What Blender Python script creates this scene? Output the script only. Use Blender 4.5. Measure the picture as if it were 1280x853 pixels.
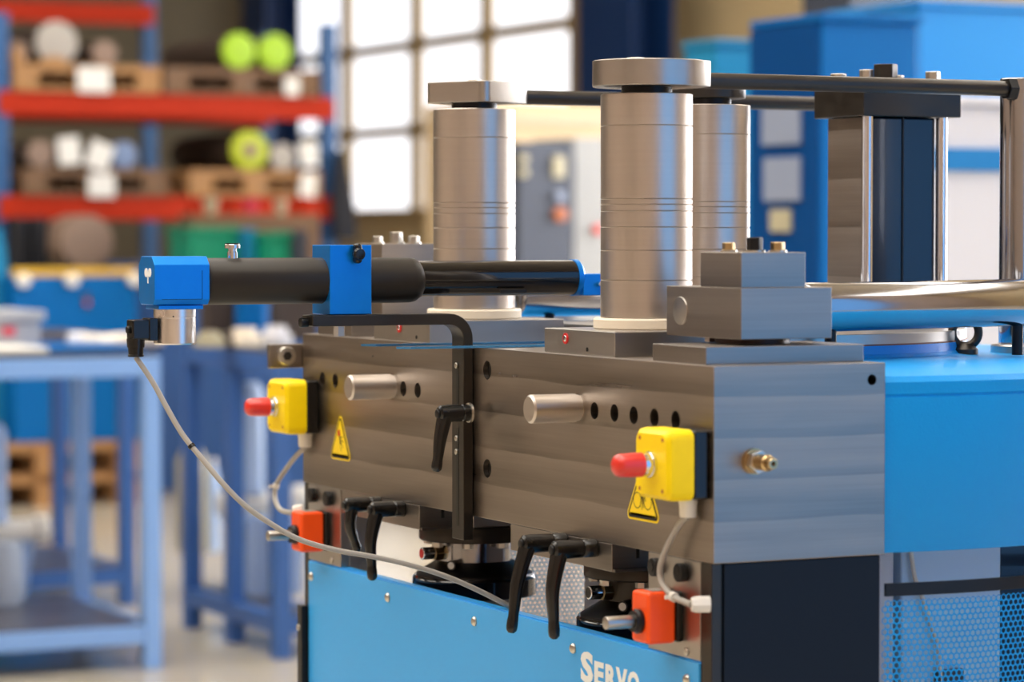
import bpy, bmesh, math, random
from mathutils import Vector, Matrix
random.seed(7)
for o in list(bpy.data.objects): bpy.data.objects.remove(o)
SC = bpy.context.scene
COL = SC.collection

# ------------------------------------------------------------------ camera
FPX = 3700.0
CAM = Vector((2.594, -1.489, 1.25))
_l = math.hypot(1801, 3700); _s, _c = 1801/_l, 3700/_l
R0 = Vector((_s, _c, 0)); F0 = Vector((-_c, _s, 0)); U0 = Vector((0, 0, 1))
TH = math.atan(132.5/3700)
FW = F0*math.cos(TH) - U0*math.sin(TH); UP = U0*math.cos(TH) + F0*math.sin(TH)
cd = bpy.data.cameras.new('camera'); cam = bpy.data.objects.new('camera', cd); COL.objects.link(cam)
cd.sensor_width = 36; cd.lens = FPX*36/1280; cd.clip_start = 0.05; cd.clip_end = 200
m = Matrix.Identity(4)
for i in range(3):
    m[i][0] = R0[i]; m[i][1] = UP[i]; m[i][2] = -FW[i]; m[i][3] = CAM[i]
cam.matrix_world = m
cd.dof.use_dof = True; cd.dof.focus_distance = 3.40; cd.dof.aperture_fstop = 4.4
SC.camera = cam

# ------------------------------------------------------------------ world, exposure
W = bpy.data.worlds.new('daylight'); SC.world = W; W.use_nodes = True
bg = W.node_tree.nodes['Background']; bg.inputs[0].default_value = (0.20, 0.50, 1.0, 1); bg.inputs[1].default_value = 1.35
SC.view_settings.view_transform = 'Standard'; SC.view_settings.look = 'None'
SC.view_settings.gamma = 1; SC.view_settings.use_curve_mapping = False
SC.view_settings.exposure = 0.1

# ------------------------------------------------------------------ pixel helpers (1280x853 frame)
def ray(x, y): return FW + R0*((x-640)/FPX) + UP*((426.5-y)/FPX)
def pl(x, y, a, v):
    d = ray(x, y); return CAM + d*((v-CAM[a])/d[a])
def dep(x, y, dd): return CAM + ray(x, y)*dd

# ------------------------------------------------------------------ materials
def lin(c):
    return tuple((v/12.92 if v <= .04045 else ((v+.055)/1.055)**2.4) for v in [q/255 for q in c])
MATS = {}
def mat(name, rgb, rough=.5, metal=0.0, coat=0.0, noise=None, bump=0.0, bscale=200, emit=0.0, trans=0.0, spec=.5, aniso=None):
    """noise=(scale xyz, amount) varies colour and roughness"""
    if name in MATS: return MATS[name]
    M = bpy.data.materials.new(name); M.use_nodes = True; nt = M.node_tree; N = nt.nodes; L = nt.links
    b = N['Principled BSDF']; c = lin(rgb)
    b.inputs['Base Color'].default_value = (*c, 1); b.inputs['Roughness'].default_value = rough
    b.inputs['Metallic'].default_value = metal; b.inputs['Coat Weight'].default_value = coat
    b.inputs['Specular IOR Level'].default_value = spec
    if trans: b.inputs['Transmission Weight'].default_value = trans
    if emit:
        b.inputs['Emission Color'].default_value = (*c, 1); b.inputs['Emission Strength'].default_value = emit
    tc = N.new('ShaderNodeTexCoord')
    if noise:
        sc, amt = noise
        mp = N.new('ShaderNodeMapping'); mp.inputs['Scale'].default_value = sc
        L.new(tc.outputs['Object'], mp.inputs['Vector'])
        nz = N.new('ShaderNodeTexNoise'); nz.inputs['Scale'].default_value = 1; nz.inputs['Detail'].default_value = 4
        L.new(mp.outputs[0], nz.inputs['Vector'])
        mx = N.new('ShaderNodeMix'); mx.data_type = 'RGBA'
        mx.inputs[6].default_value = (*[v*(1-amt) for v in c], 1); mx.inputs[7].default_value = (*[min(1, v*(1+amt)) for v in c], 1)
        L.new(nz.outputs['Fac'], mx.inputs[0]); L.new(mx.outputs[2], b.inputs['Base Color'])
        mr = N.new('ShaderNodeMapRange'); mr.inputs['From Min'].default_value = .3; mr.inputs['From Max'].default_value = .7
        mr.inputs['To Min'].default_value = max(.02, rough*(1-amt)); mr.inputs['To Max'].default_value = min(1, rough*(1+amt))
        L.new(nz.outputs['Fac'], mr.inputs['Value']); L.new(mr.outputs[0], b.inputs['Roughness'])
    if bump:
        n2 = N.new('ShaderNodeTexNoise'); n2.inputs['Scale'].default_value = bscale; n2.inputs['Detail'].default_value = 2
        L.new(tc.outputs['Object'], n2.inputs['Vector'])
        bp = N.new('ShaderNodeBump'); bp.inputs['Strength'].default_value = bump; bp.inputs['Distance'].default_value = .002
        L.new(n2.outputs['Fac'], bp.inputs['Height']); L.new(bp.outputs[0], b.inputs['Normal'])
    MATS[name] = M
    return M

def milled(name, rgb, rough, period, axis='Z'):
    """milled steel: soft horizontal cutter passes plus fine streaks along the cut"""
    M = bpy.data.materials.new(name); M.use_nodes = True; nt = M.node_tree; N = nt.nodes; L = nt.links
    b = N['Principled BSDF']; b.inputs['Metallic'].default_value = 1
    c = lin(rgb); tc = N.new('ShaderNodeTexCoord')
    mp = N.new('ShaderNodeMapping'); mp.inputs['Scale'].default_value = (2.2, 2.2, 26)
    L.new(tc.outputs['Object'], mp.inputs['Vector'])
    n1 = N.new('ShaderNodeTexNoise'); n1.inputs['Scale'].default_value = 1; n1.inputs['Detail'].default_value = 3; L.new(mp.outputs[0], n1.inputs['Vector'])
    mp2 = N.new('ShaderNodeMapping'); mp2.inputs['Scale'].default_value = (6, 6, 500)
    L.new(tc.outputs['Object'], mp2.inputs['Vector'])
    n2 = N.new('ShaderNodeTexNoise'); n2.inputs['Scale'].default_value = 1; n2.inputs['Detail'].default_value = 2; L.new(mp2.outputs[0], n2.inputs['Vector'])
    wv = N.new('ShaderNodeTexWave'); wv.bands_direction = 'Z'; wv.wave_profile = 'SAW'; wv.inputs['Scale'].default_value = .314/period
    wv.inputs['Distortion'].default_value = .6; wv.inputs['Detail'].default_value = 1; L.new(tc.outputs['Object'], wv.inputs['Vector'])
    a1 = N.new('ShaderNodeMath'); a1.operation = 'MULTIPLY_ADD'; a1.inputs[1].default_value = .35; L.new(wv.outputs['Fac'], a1.inputs[0]); L.new(n1.outputs['Fac'], a1.inputs[2])
    a2 = N.new('ShaderNodeMath'); a2.operation = 'MULTIPLY_ADD'; a2.inputs[1].default_value = .25; L.new(n2.outputs['Fac'], a2.inputs[0]); L.new(a1.outputs[0], a2.inputs[2])
    r = N.new('ShaderNodeMapRange'); r.inputs['From Min'].default_value = .45; r.inputs['From Max'].default_value = 1.05
    r.inputs['To Min'].default_value = rough*.78; r.inputs['To Max'].default_value = rough*1.25
    L.new(a2.outputs[0], r.inputs['Value']); L.new(r.outputs[0], b.inputs['Roughness'])
    mx = N.new('ShaderNodeMix'); mx.data_type = 'RGBA'; mx.clamp_factor = True
    mx.inputs[6].default_value = (*[v*.72 for v in c], 1); mx.inputs[7].default_value = (*[min(1, v*1.2) for v in c], 1)
    r2 = N.new('ShaderNodeMapRange'); r2.inputs['From Min'].default_value = .45; r2.inputs['From Max'].default_value = 1.05
    L.new(a2.outputs[0], r2.inputs['Value']); L.new(r2.outputs[0], mx.inputs[0]); L.new(mx.outputs[2], b.inputs['Base Color'])
    MATS[name] = M
    return M

milled('beam_steel', (158, 148, 139), .34, .042)
milled('block_steel', (158, 150, 143), .36, .06)
mat('turned_steel', (205, 196, 188), .38, 1, noise=((3, 3, 260), .07))
mat('ground_steel', (182, 177, 172), .34, 1, noise=((12, 12, 60), .09))
mat('dark_steel', (70, 66, 62), .38, .9, noise=((20, 20, 60), .2))
mat('black_oxide', (24, 24, 26), .38, .4)
mat('polished_steel', (172, 172, 176), .14, 1, noise=((30, 30, 30), .05))
mat('chrome', (225, 225, 228), .12, 1)
mat('aluminium', (242, 238, 234), .28, 1, noise=((20, 20, 20), .06))
mat('bolt_zinc', (205, 200, 190), .3, 1)
mat('brass', (196, 170, 126), .3, 1)
mat('blue_panel_paint', (52, 168, 246), .42, coat=.1, bump=.05, bscale=350)
mat('blue_body_paint', (0, 150, 228), .42, coat=.05, spec=.3, bump=.22, bscale=420)
mat('pale_blue_paint', (196, 226, 255), .4)
mat('anodised_blue', (0, 132, 226), .36, .55, noise=((60, 60, 60), .08))
mat('navy_side_paint', (2, 16, 32), .45, spec=.25)
mat('navy_gloss', (4, 26, 48), .22, coat=.3)
mat('black_tube', (44, 40, 36), .45, .5, noise=((200, 4, 4), .1))
mat('black_gloss', (14, 15, 19), .12, .3, coat=.5)
mat('black_plastic', (18, 17, 16), .24, bump=.06, bscale=600)
mat('yellow_plastic', (255, 222, 0), .42, spec=.3, bump=.03, bscale=500)
mat('yellow_sign', (248, 214, 10), .4)
mat('sign_black', (22, 20, 16), .5)
mat('red_plastic', (226, 52, 40), .3, coat=.3)
mat('red_print', (200, 30, 30), .5)
mat('orange_plastic', (255, 84, 14), .36)
mat('white_plastic', (232, 228, 220), .45)
mat('grey_plastic', (150, 146, 140), .5)
mat('cable_grey', (168, 164, 158), .45)
mat('nylon_white', (240, 228, 208), .5)
mat('white_letter', (240, 244, 246), .5)
mat('acrylic_blue', (90, 170, 225), .12, trans=.55)
mat('seal_brown', (80, 50, 42), .4)
mat('copper_line', (150, 84, 56), .5)
# background
mat('rack_orange', (170, 42, 12), .6, spec=.15)
mat('rack_blue', (22, 78, 132), .5)
mat('wood_pallet', (160, 118, 74), .8, noise=((3, 30, 30), .35))
mat('wood_dark', (112, 84, 60), .85, noise=((3, 30, 30), .35))
mat('paper_white', (222, 220, 214), .7)
mat('lime_cap', (152, 192, 0), .5)
mat('lime_cap_dull', (168, 180, 6), .5)
mat('roll_grey', (164, 158, 150), .6)
mat('roll_dark', (62, 50, 44), .7)
mat('roll_brown', (136, 114, 100), .7)
mat('roll_blue', (110, 130, 165), .6)
mat('cloth_dark', (30, 32, 40), .9)
mat('bench_blue', (126, 166, 224), .38, coat=.2)
mat('bench_navy', (50, 92, 156), .42, coat=.1)
mat('bench_top', (60, 62, 70), .4, noise=((4, 4, 4), .2))
mat('shelf_sheet', (84, 84, 96), .3, .3)
mat('bin_blue', (176, 200, 236), .45)
mat('bin_grey', (190, 200, 214), .45)
mat('green_plastic', (0, 142, 108), .5)
mat('machine_blue', (0, 94, 164), .45, spec=.15)
mat('machine_blue_light', (44, 132, 200), .45, spec=.15)
mat('machine_teal', (36, 128, 172), .45, spec=.15)
mat('machine_blue_shaded', (0, 62, 122), .45, spec=.15)  # cabinet blue with the side's shade put into the colour
mat('machine_white', (222, 222, 228), .5)
mat('panel_grey', (136, 146, 168), .5)
mat('yellow_rail', (214, 170, 40), .5)
mat('crate_grey', (168, 170, 176), .5)
mat('label_red', (205, 60, 80), .6)
mat('cabinet_dark', (58, 64, 78), .5)
mat('cabinet_grey', (150, 150, 148), .5)
mat('casing_beige', (196, 172, 134), .6)
mat('knob_beige', (176, 168, 140), .5)
mat('lamp_orange', (176, 100, 60), .5)
mat('column_blue', (8, 50, 104), .5)
mat('wall_beige', (206, 184, 142), .8, noise=((.5, .5, .5), .06))
mat('wall_brown', (114, 104, 84), .85, noise=((.3, .3, .3), .12))
mat('wall_blue', (70, 130, 205), .6)
mat('ceiling_paint', (176, 158, 128), .85)
mat('floor_concrete', (190, 180, 162), .2, noise=((.6, .6, .6), .10), coat=.2)
mat('window_frame', (176, 152, 112), .6)
mat('window_pane', (240, 242, 248), .4, emit=1.6)
mat('wall_front_paint', (156, 136, 120), .85, noise=((.3, .3, .3), .12))
mat('roof_fill_glow', (255, 250, 240), .4, emit=4.6)  # glow of the unseen overhead panes added to light the hall
mat('window_bright', (244, 247, 255), .4, emit=13.0)

# ------------------------------------------------------------------ mesh builder
def spline(pts, k=8):
    P = [Vector(p) for p in pts]; out = []
    for i in range(len(P)-1):
        a = P[max(i-1, 0)]; b = P[i]; c = P[i+1]; d = P[min(i+2, len(P)-1)]
        for j in range(k):
            t = j/k
            out.append(.5*((2*b) + (c-a)*t + (2*a-5*b+4*c-d)*t*t + (3*b-a-3*c+d)*t**3))
    out.append(P[-1]); return out

def frame(ax):
    ax = Vector(ax).normalized(); h = Vector((0, 0, 1)) if abs(ax.z) < .9 else Vector((1, 0, 0))
    u = ax.cross(h).normalized(); return ax, u, ax.cross(u)

class MB:
    def __init__(s): s.v = []; s.f = []
    def add(s, v, f):
        n = len(s.v); s.v += [Vector(p) for p in v]; s.f += [tuple(i+n for i in q) for q in f]; return s
    def box(s, x0, x1, y0, y1, z0, z1):
        x0, x1 = sorted((x0, x1)); y0, y1 = sorted((y0, y1)); z0, z1 = sorted((z0, z1))
        return s.add([(x0,y0,z0),(x1,y0,z0),(x1,y1,z0),(x0,y1,z0),(x0,y0,z1),(x1,y0,z1),(x1,y1,z1),(x0,y1,z1)],
                     [(0,3,2,1),(4,5,6,7),(0,1,5,4),(1,2,6,5),(2,3,7,6),(3,0,4,7)])
    def lathe(s, p, axis, prof, n=32):
        ax, u, w = frame(axis); p = Vector(p); v = []; f = []
        for h, r in prof:
            for i in range(n):
                a = 2*math.pi*i/n; v.append(p + ax*h + (u*math.cos(a)+w*math.sin(a))*max(r, 1e-5))
        for k in range(len(prof)-1):
            for i in range(n):
                j = (i+1) % n; f.append((k*n+i, k*n+j, (k+1)*n+j, (k+1)*n+i))
        f.append(tuple(reversed(range(n)))); f.append(tuple(range((len(prof)-1)*n, len(prof)*n)))
        return s.add(v, f)
    def cyl(s, p0, p1, r, r1=None, n=32):
        p0 = Vector(p0); p1 = Vector(p1); d = p1-p0
        return s.lathe(p0, d, [(0, r), (d.length, r if r1 is None else r1)], n)
    def rcyl(s, p0, p1, r, c, n=32):
        p0 = Vector(p0); p1 = Vector(p1); d = p1-p0; L = d.length
        pr = [(0, r-c)] + [(c-c*math.cos(a), r-c+c*math.sin(a)) for a in (.5, 1.0, 1.5708)]
        pr += [(L-h, rr) for h, rr in reversed(pr)]
        return s.lathe(p0, d, pr, n)
    def tube(s, pts, r, n=10):
        P = [Vector(p) for p in pts]; rr = r if isinstance(r, (list, tuple)) else [r]*len(P)
        t0 = (P[1]-P[0]).normalized(); _, u, w = frame(t0); v = []; f = []
        for i, p in enumerate(P):
            t = (P[min(i+1, len(P)-1)]-P[max(i-1, 0)]).normalized()
            u = (u - t*u.dot(t)).normalized(); w = t.cross(u)
            for k in range(n):
                a = 2*math.pi*k/n; v.append(p + (u*math.cos(a)+w*math.sin(a))*rr[i])
        for i in range(len(P)-1):
            for k in range(n):
                j = (k+1) % n; f.append((i*n+k, i*n+j, (i+1)*n+j, (i+1)*n+k))
        f.append(tuple(reversed(range(n)))); f.append(tuple(range((len(P)-1)*n, len(P)*n)))
        return s.add(v, f)
    def prism(s, poly, a, v0, v1):
        """poly: 2D points in the two axes other than a, extruded along a"""
        def mk(p, v):
            q = [0, 0, 0]; o = [i for i in range(3) if i != a]; q[o[0]] = p[0]; q[o[1]] = p[1]; q[a] = v; return q
        n = len(poly); V = [mk(p, v0) for p in poly] + [mk(p, v1) for p in poly]
        F = [tuple(reversed(range(n))), tuple(range(n, 2*n))] + [(i, (i+1) % n, n+(i+1) % n, n+i) for i in range(n)]
        return s.add(V, F)
    def build(s, name, m, parent=None, bev=0, smooth=True, seg=2, origin=None):
        me = bpy.data.meshes.new(name)
        if parent is not None: og = Vector(parent.get('_o', (0, 0, 0)))
        elif origin is not None: og = Vector(origin)
        else:
            xs = [p.x for p in s.v]; ys = [p.y for p in s.v]; zs = [p.z for p in s.v]
            og = Vector(((min(xs)+max(xs))/2, (min(ys)+max(ys))/2, min(zs)))
        me.from_pydata([tuple(p-og) for p in s.v], [], s.f)
        bm = bmesh.new(); bm.from_mesh(me); bmesh.ops.recalc_face_normals(bm, faces=bm.faces); bm.to_mesh(me); bm.free()
        me.materials.append(MATS[m] if isinstance(m, str) else m)
        if smooth:
            for p in me.polygons: p.use_smooth = True
            me.set_sharp_from_angle(angle=math.radians(35))
        o = bpy.data.objects.new(name, me); COL.objects.link(o)
        if parent is not None: o.parent = parent; o['_o'] = tuple(og)
        else: o.location = og; o['_o'] = tuple(og)
        if bev:
            b = o.modifiers.new('bevel', 'BEVEL'); b.width = bev; b.segments = seg; b.limit_method = 'ANGLE'; b.angle_limit = math.radians(40); b.harden_normals = True
        return o

def tag(o, label, cat, group=None, kind=None):
    o['label'] = label; o['category'] = cat
    if group: o['group'] = group
    if kind: o['kind'] = kind
    return o
def thing(name, loc, label, cat, group=None):
    e = bpy.data.objects.new(name, None); COL.objects.link(e); e.location = loc; e['_o'] = tuple(loc); e.empty_display_size = .05
    return tag(e, label, cat, group)
def struct(o): o['kind'] = 'structure'; return o
def copy_tree(o, off=None, parent=None):
    c = o.copy(); COL.objects.link(c)
    if parent is not None: c.parent = parent
    if off is not None: c.location = Vector(o.location) + Vector(off); c['_o'] = tuple(Vector(o['_o'])+Vector(off))
    for ch in list(o.children): copy_tree(ch, None, c)
    return c
def hexpoly(cx, cy, r, a0=0): return [(cx+r*math.cos(a0+i*math.pi/3), cy+r*math.sin(a0+i*math.pi/3)) for i in range(6)]

# ================================================================== THE HALL
YB, XL, XR, ZC = 8.0, -22.0, 3.6, 6.5
struct(MB().box(XL-.3, XR+.3, -9.25, YB+.3, -.2, 0).build('floor', 'floor_concrete', origin=(0, 0, 0)))
wr = MB().box(XR, XR+.3, -9.25, .45, 0, ZC); wr.box(XR, XR+.3, 4.4, YB+.3, 0, ZC); wr.box(XR, XR+.3, .45, 4.4, 4.6, ZC)
struct(wr.build('wall_right', 'wall_front_paint', smooth=False))     # unseen; opening added to shape blue reflections on the steel, from y .45 to 4.4
struct(MB().box(XL-.3, XL, -9.25, YB+.3, 0, ZC).build('wall_left', 'wall_brown'))
# unseen ceiling in bays, with glowing fill panes added between them
cl = struct(MB().box(XL-.3, XR+.3, YB-1.2, YB+.3, ZC, ZC+.2).build('ceiling', 'ceiling_paint'))
for y0, y1 in ((1.0, 5.2), (-3.0, -1.6), (-9.25, -5.6)):
    MB().box(XL-.3, XR+.3, y0, y1, ZC, ZC+.2).build('ceiling_bay', 'ceiling_paint', cl)
MB().box(XL-.3, XL+9.6, -5.6, 6.8, ZC+.21, ZC+.3).build('ceiling_bay', 'ceiling_paint', cl)     # unseen, closed over the far end to darken it
for y0, y1 in ((5.2, 6.8), (-1.6, 1.0), (-5.6, -3.0)):
    for i in range(3, 8):
        MB().box(XL+i*3.2+.05, XL+(i+1)*3.2-.05, y0, y1, ZC+.05, ZC+.08).build('roof_fill_pane', 'roof_fill_glow', cl, smooth=False)

def win_x(px): return pl(px, 200, 1, YB)[0]
def win_z(px, py): return pl(px, py, 1, YB)[2]
Z0, Z1, Z2 = win_z(480, 268), win_z(480, 166), win_z(480, 62)
ZT = Z2 + (Z2-Z1)*2.2
def window(name, xs, zs, panemat, yb=YB, sgn=1):
    """one glazed opening: outer frame, mullions, transoms and a pane in every field"""
    w = struct(bpy.data.objects.new(name, None)); COL.objects.link(w); og = (xs[0], yb, zs[0]); w.location = og; w['_o'] = og
    t = .055
    for i, x in enumerate(xs):
        MB().box(x-t, x+t, yb-.06*sgn, yb+.1*sgn, zs[0]-t, zs[-1]+t).build('mullion', 'window_frame', w, smooth=False)
    for i in range(len(xs)-1):
        for z in zs:
            MB().box(xs[i]+t, xs[i+1]-t, yb-.05*sgn, yb+.09*sgn, z-t*.8, z+t*.8).build('transom', 'window_frame', w, smooth=False)
        for k in range(len(zs)-1):
            MB().box(xs[i]+t, xs[i+1]-t, yb+.02*sgn, yb+.04*sgn, zs[k]+t*.8, zs[k+1]-t*.8).build('pane', panemat, w, smooth=False)
    return w
def holed_wall(name, yb, sgn, openings, m_):
    """wall along X with rectangular openings (x0, x1, z0, z1), left to right"""
    wb = MB(); x = XL-.3; y1 = yb+.25*sgn
    for (x0, x1, z0, z1) in openings:
        wb.box(x, x0, yb, y1, 0, ZC); wb.box(x0, x1, yb, y1, 0, z0); wb.box(x0, x1, yb, y1, z1, ZC); x = x1
    wb.box(x, XR+.3, yb, y1, 0, ZC)
    return struct(wb.build(name, m_, smooth=False))
xs1 = [win_x(p) for p in (352, 437, 524, 612, 724)]
zs1 = [Z0, Z1, Z2, Z2+(Z2-Z1), ZT]
window('window_1', xs1, zs1, 'window_pane')
xs2 = [-8.2+1.28*i for i in range(7)]
window('window_2', xs2, [1.0, 2.2, 3.4, 4.6], 'window_bright')
holed_wall('wall_back', YB, 1, [(xs1[0], xs1[-1], zs1[0], zs1[-1]), (xs2[0], xs2[-1], 1.0, 4.6)], 'wall_beige')
YF = -9.0
holed_wall('wall_front', YF, -1, [], 'wall_front_paint')

# ================================================================== THE PRESS: beam
ZB0, ZB1, LB, DB = .917, 1.1176, -1.109, .2055     # beam bottom, top, far end X, depth
XM = LB/2
def bool_cut(o, cutters):
    c = cutters.build('cutter', 'beam_steel', origin=(0, 0, 0), smooth=False)
    md = o.modifiers.new('cut', 'BOOLEAN'); md.object = c; md.operation = 'DIFFERENCE'; md.solver = 'EXACT'
    bpy.context.view_layer.update()
    dg = bpy.context.evaluated_depsgraph_get(); me = bpy.data.meshes.new_from_object(o.evaluated_get(dg))
    o.modifiers.clear(); o.data = me
    for p in me.polygons: p.use_smooth = False
    bpy.data.objects.remove(c)

beam = thing('press_beam', (XM, DB/2, ZB0), 'long milled steel crossbeam with a row of drilled holes above the blue servo panel', 'machine beam')
bb = MB().box(LB, 0, 0, DB, ZB0, ZB1).build('beam_body', 'beam_steel', beam, bev=.0012)
cut = MB()
for x in (-.260, -.2137, -.1700, -.1242, -.0785, -.7745, -.7307, -.9949, -1.0391):
    cut.cyl((x, -.01, 1.0588), (x, .05, 1.0588), .0095, n=24)
for z in (1.0918, .9764):
    cut.cyl((-.5314, -.01, z), (-.5314, .02, z), .011, n=24)
    cut.cyl((-.5314-.085, -.01, z), (-.5314-.085, .02, z), .011, n=24)
cut.cyl((.01, .1889, 1.0999), (-.05, .1889, 1.0999), .0056, n=20)
# cutter coordinates follow the beam body's world place
bb_world = bb
bool_cut(bb, cut)
for x in (-.5314, -.6164):
    for z in (1.0918, .9764):
        MB().rcyl((x, .006, z), (x, .02, z), .0108, .001, 20).build('bore_plug', 'black_oxide', beam)
for x in (-.300, -.8080):
    L = .060
    MB().lathe((x, -L, 1.0599), (0, 1, 0), [(0, .0135), (.0022, .0158), (L-.004, .0158), (L-.004, .0145), (L, .0145)], 36).build('locating_pin', 'turned_steel', beam)
# pressure fitting in the end face
MB().prism(hexpoly(.047, 1.0199, .0125, .3), 0, .004, .013).build('hex_nut', 'bolt_zinc', beam, bev=.001)
MB().cyl((0, .047, 1.0199), (.004, .047, 1.0199), .0135, n=24).build('washer', 'brass', beam)
MB().lathe((.012, .047, 1.0199), (1, 0, 0), [(0, .0085), (.016, .0085), (.018, .0065), (.026, .006), (.027, .005), (.027, .0025), (.02, .0022)], 20).build('grease_nipple', 'brass', beam)
# small engraved marks
for x, z in ((-.46, 1.088), (-.452, 1.088), (-.497, 1.089), (-.87, 1.096)):
    MB().box(x-.003, x+.003, -.0003, 0, z-.0012, z+.0012).build('scribe_mark', 'chrome', beam)

# ------------------------------------------------------------------ guide columns
RINGS = [1.1576, 1.1998, 1.2330, 1.2590, 1.2769, 1.2841, 1.2903, 1.3718, 1.4075]
def column(cx, cy, label, zbot=None, flange=True):
    t = thing('guide_column', (cx, cy, 1.145 if flange else 1.1382), label, 'column', 'turned steel guide columns of the press')
    rz = list(RINGS)
    if not flange: rz[0] = 1.1382
    for a, b in zip(rz[:-1], rz[1:]):
        c = .0008
        MB().lathe((cx, cy, a), (0, 0, 1), [(0, .0505), (c, .0516), (b-a-c, .0516), (b-a, .0505)], 64).build('spacer_ring', 'turned_steel', t)
    if flange:
        MB().lathe((cx, cy, 1.145), (0, 0, 1), [(0, .058), (.0015, .0595), (.0105, .0595), (.0125, .058)], 64).build('nylon_flange', 'nylon_white', t)
    MB().cyl((cx, cy, 1.4075), (cx, cy, 1.4155), .0285, n=40).build('neck', 'black_oxide', t)
    return t
AX, AY, BX, CXc, CYc = -.326, .100, -.779, -.549, .306
colA = column(AX, AY, 'steel guide column on white nylon flange, behind the near stepped clamp block')
colB = column(BX, AY, 'steel guide column behind the black measuring tube, with square tilted cap')
colC = column(CXc, CYc, 'steel guide column standing behind the beam without a nylon flange', flange=False)
def lat(cx, cy, a, b): return (cx + R0.x*a + F0.x*b, cy + R0.y*a + F0.y*b)
# cap of the near column: round lobe with a squared lug
pts = [lat(AX, AY, .061*math.cos(a), .061*math.sin(a)) for a in [math.pi*(.30+ i/26*1.42) for i in range(27)]]
pts += [lat(AX, AY, .052, -.040), lat(AX, AY, .0715, -.006), lat(AX, AY, .055, .035)]
MB().prism(pts, 2, 1.4155, 1.4447).build('cap', 'ground_steel', colA, bev=.0012)
MB().prism(hexpoly(AX-.004, AY-.012, .0105), 2, 1.4447, 1.4485).build('cap_bolt', 'bolt_zinc', colA, bev=.001)
# square tilted cap of the far column
al = math.radians(36.5); S = .096; near = (.014, -.056)
def sq(u, v): return lat(BX, AY, near[0] - u*math.cos(al) + v*math.sin(al), near[1] + u*math.sin(al) + v*math.cos(al))
rr = .012; poly = []
for (cu, cv, a0) in ((rr, rr, math.pi), (S-rr, rr, 1.5*math.pi), (S-rr, S-rr, 0), (rr, S-rr, .5*math.pi)):
    for k in range(6):
        a = a0 + k/5*math.pi/2; poly.append(sq(cu+rr*math.cos(a), cv+rr*math.sin(a)))
MB().prism(poly, 2, 1.4155, 1.4420).build('cap', 'ground_steel', colB, bev=.0012)
MB().prism(hexpoly(BX, AY, .009), 2, 1.442, 1.4455).build('cap_bolt', 'bolt_zinc', colB, bev=.001)
MB().rcyl((CXc, CYc, 1.4155), (CXc, CYc, 1.436), .046, .002, 40).build('cap', 'dark_steel', colC)

# base plates between beam and column
def base_plate(x0, x1, y0, y1, label, rx):
    t = thing('column_base_plate', ((x0+x1)/2, (y0+y1)/2, ZB1), label, 'plate', 'base plates under the guide columns')
    MB().box(x0, x1, y0, y1, ZB1, 1.145).build('plate', 'ground_steel', t, bev=.001)
    MB().lathe((rx, y0-.0012, 1.1345), (0, 1, 0), [(0, .0035), (0, .0062), (.0012, .0062)], 24).build('red_ring', 'red_print', t)
    MB().rcyl((rx, y0-.002, 1.1345), (rx, y0, 1.1345), .0034, .0006, 16).build('ball_plug', 'chrome', t)
    MB().cyl((rx+.052, y0-.0006, 1.124), (rx+.052, y0, 1.124), .0024, n=12).build('pin_hole', 'black_oxide', t)
base_plate(-.406, -.236, .012, .187, 'flat steel plate with red ringed plug, beside the near stepped block', -.352)
base_plate(-.872, -.700, .002, .187, 'flat steel plate with red ringed plug, under the column with square cap', -.79)

# ------------------------------------------------------------------ top rods, rear posts, ram column
def rod(x, y0, y1, z, label):
    t = thing('tie_rod', (x, (y0+y1)/2, z-.009), label, 'rod', 'dark tie rods at the column heads')
    MB().rcyl((x, y0, z), (x, y1, z), .0092, .002, 24).build('bar', 'dark_steel', t)
    MB().prism(hexpoly(x, z, .0135), 1, y1-.002, y1+.010).build('hex_nut', 'black_oxide', t, bev=.001)
rod(AX, .148, .588, 1.4245, 'dark tie rod running from the rounded column cap to the steel post')
rod(BX, .150, .664, 1.4245, 'dark tie rod running back from the square column cap')
for x, y, lb in ((AX-.012, .614, 'tall round steel post at the end of the near tie rod'), (BX-.01, .690, 'tall round steel post at the end of the far tie rod')):
    t = thing('rear_post', (x, y, 1.109), lb, 'post', 'rear steel posts')
    MB().rcyl((x, y, 1.109), (x, y, 1.438), .0225, .002, 40).build('shaft', 'polished_steel', t)
    MB().lathe((x, y, 1.109), (0, 0, 1), [(0, .032), (.008, .032), (.010, .030)], 32).build('foot_ring', 'ground_steel', t)

t = thing('ram_column', (-.54, .555, 1.1382), 'dark square ram column with chrome edges and bolted head plate', 'column')
MB().box(-.585, -.502, .508, .606, 1.1382, 1.396).build('body', 'navy_gloss', t, bev=.003)
MB().box(-.585, -.5, .500, .5075, 1.1382, 1.396).build('side_plate', 'block_steel', t, bev=.001)
for x, y in ((-.498, .503), (-.498, .612), (-.588, .612)):
    MB().cyl((x, y, 1.1382), (x, y, 1.396), .0072, n=20).build('guide_rod', 'chrome', t)
MB().box(-.5015, -.5005, .556, .558, 1.1382, 1.396).build('seam', 'black_oxide', t)
hp = MB().box(-.602, -.487, .490, .634, 1.3965, 1.4345).build('head_plate', 'dark_steel', t, bev=.0015)
for px, r, h, mt in ((1048, .010, .015, 'bolt_zinc'), (1083, .009, .021, 'bolt_zinc'), (1107, .0150, .0285, 'dark_steel'), (1122, .008, .015, 'bolt_zinc'), (1166, .0095, .021, 'bolt_zinc')):
    p = pl(px, 100, 0, -.53)
    MB().prism(hexpoly(-.53, p.y, r), 2, 1.4345, 1.4345+h).build('head_bolt', mt, hp, bev=.001)

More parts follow.
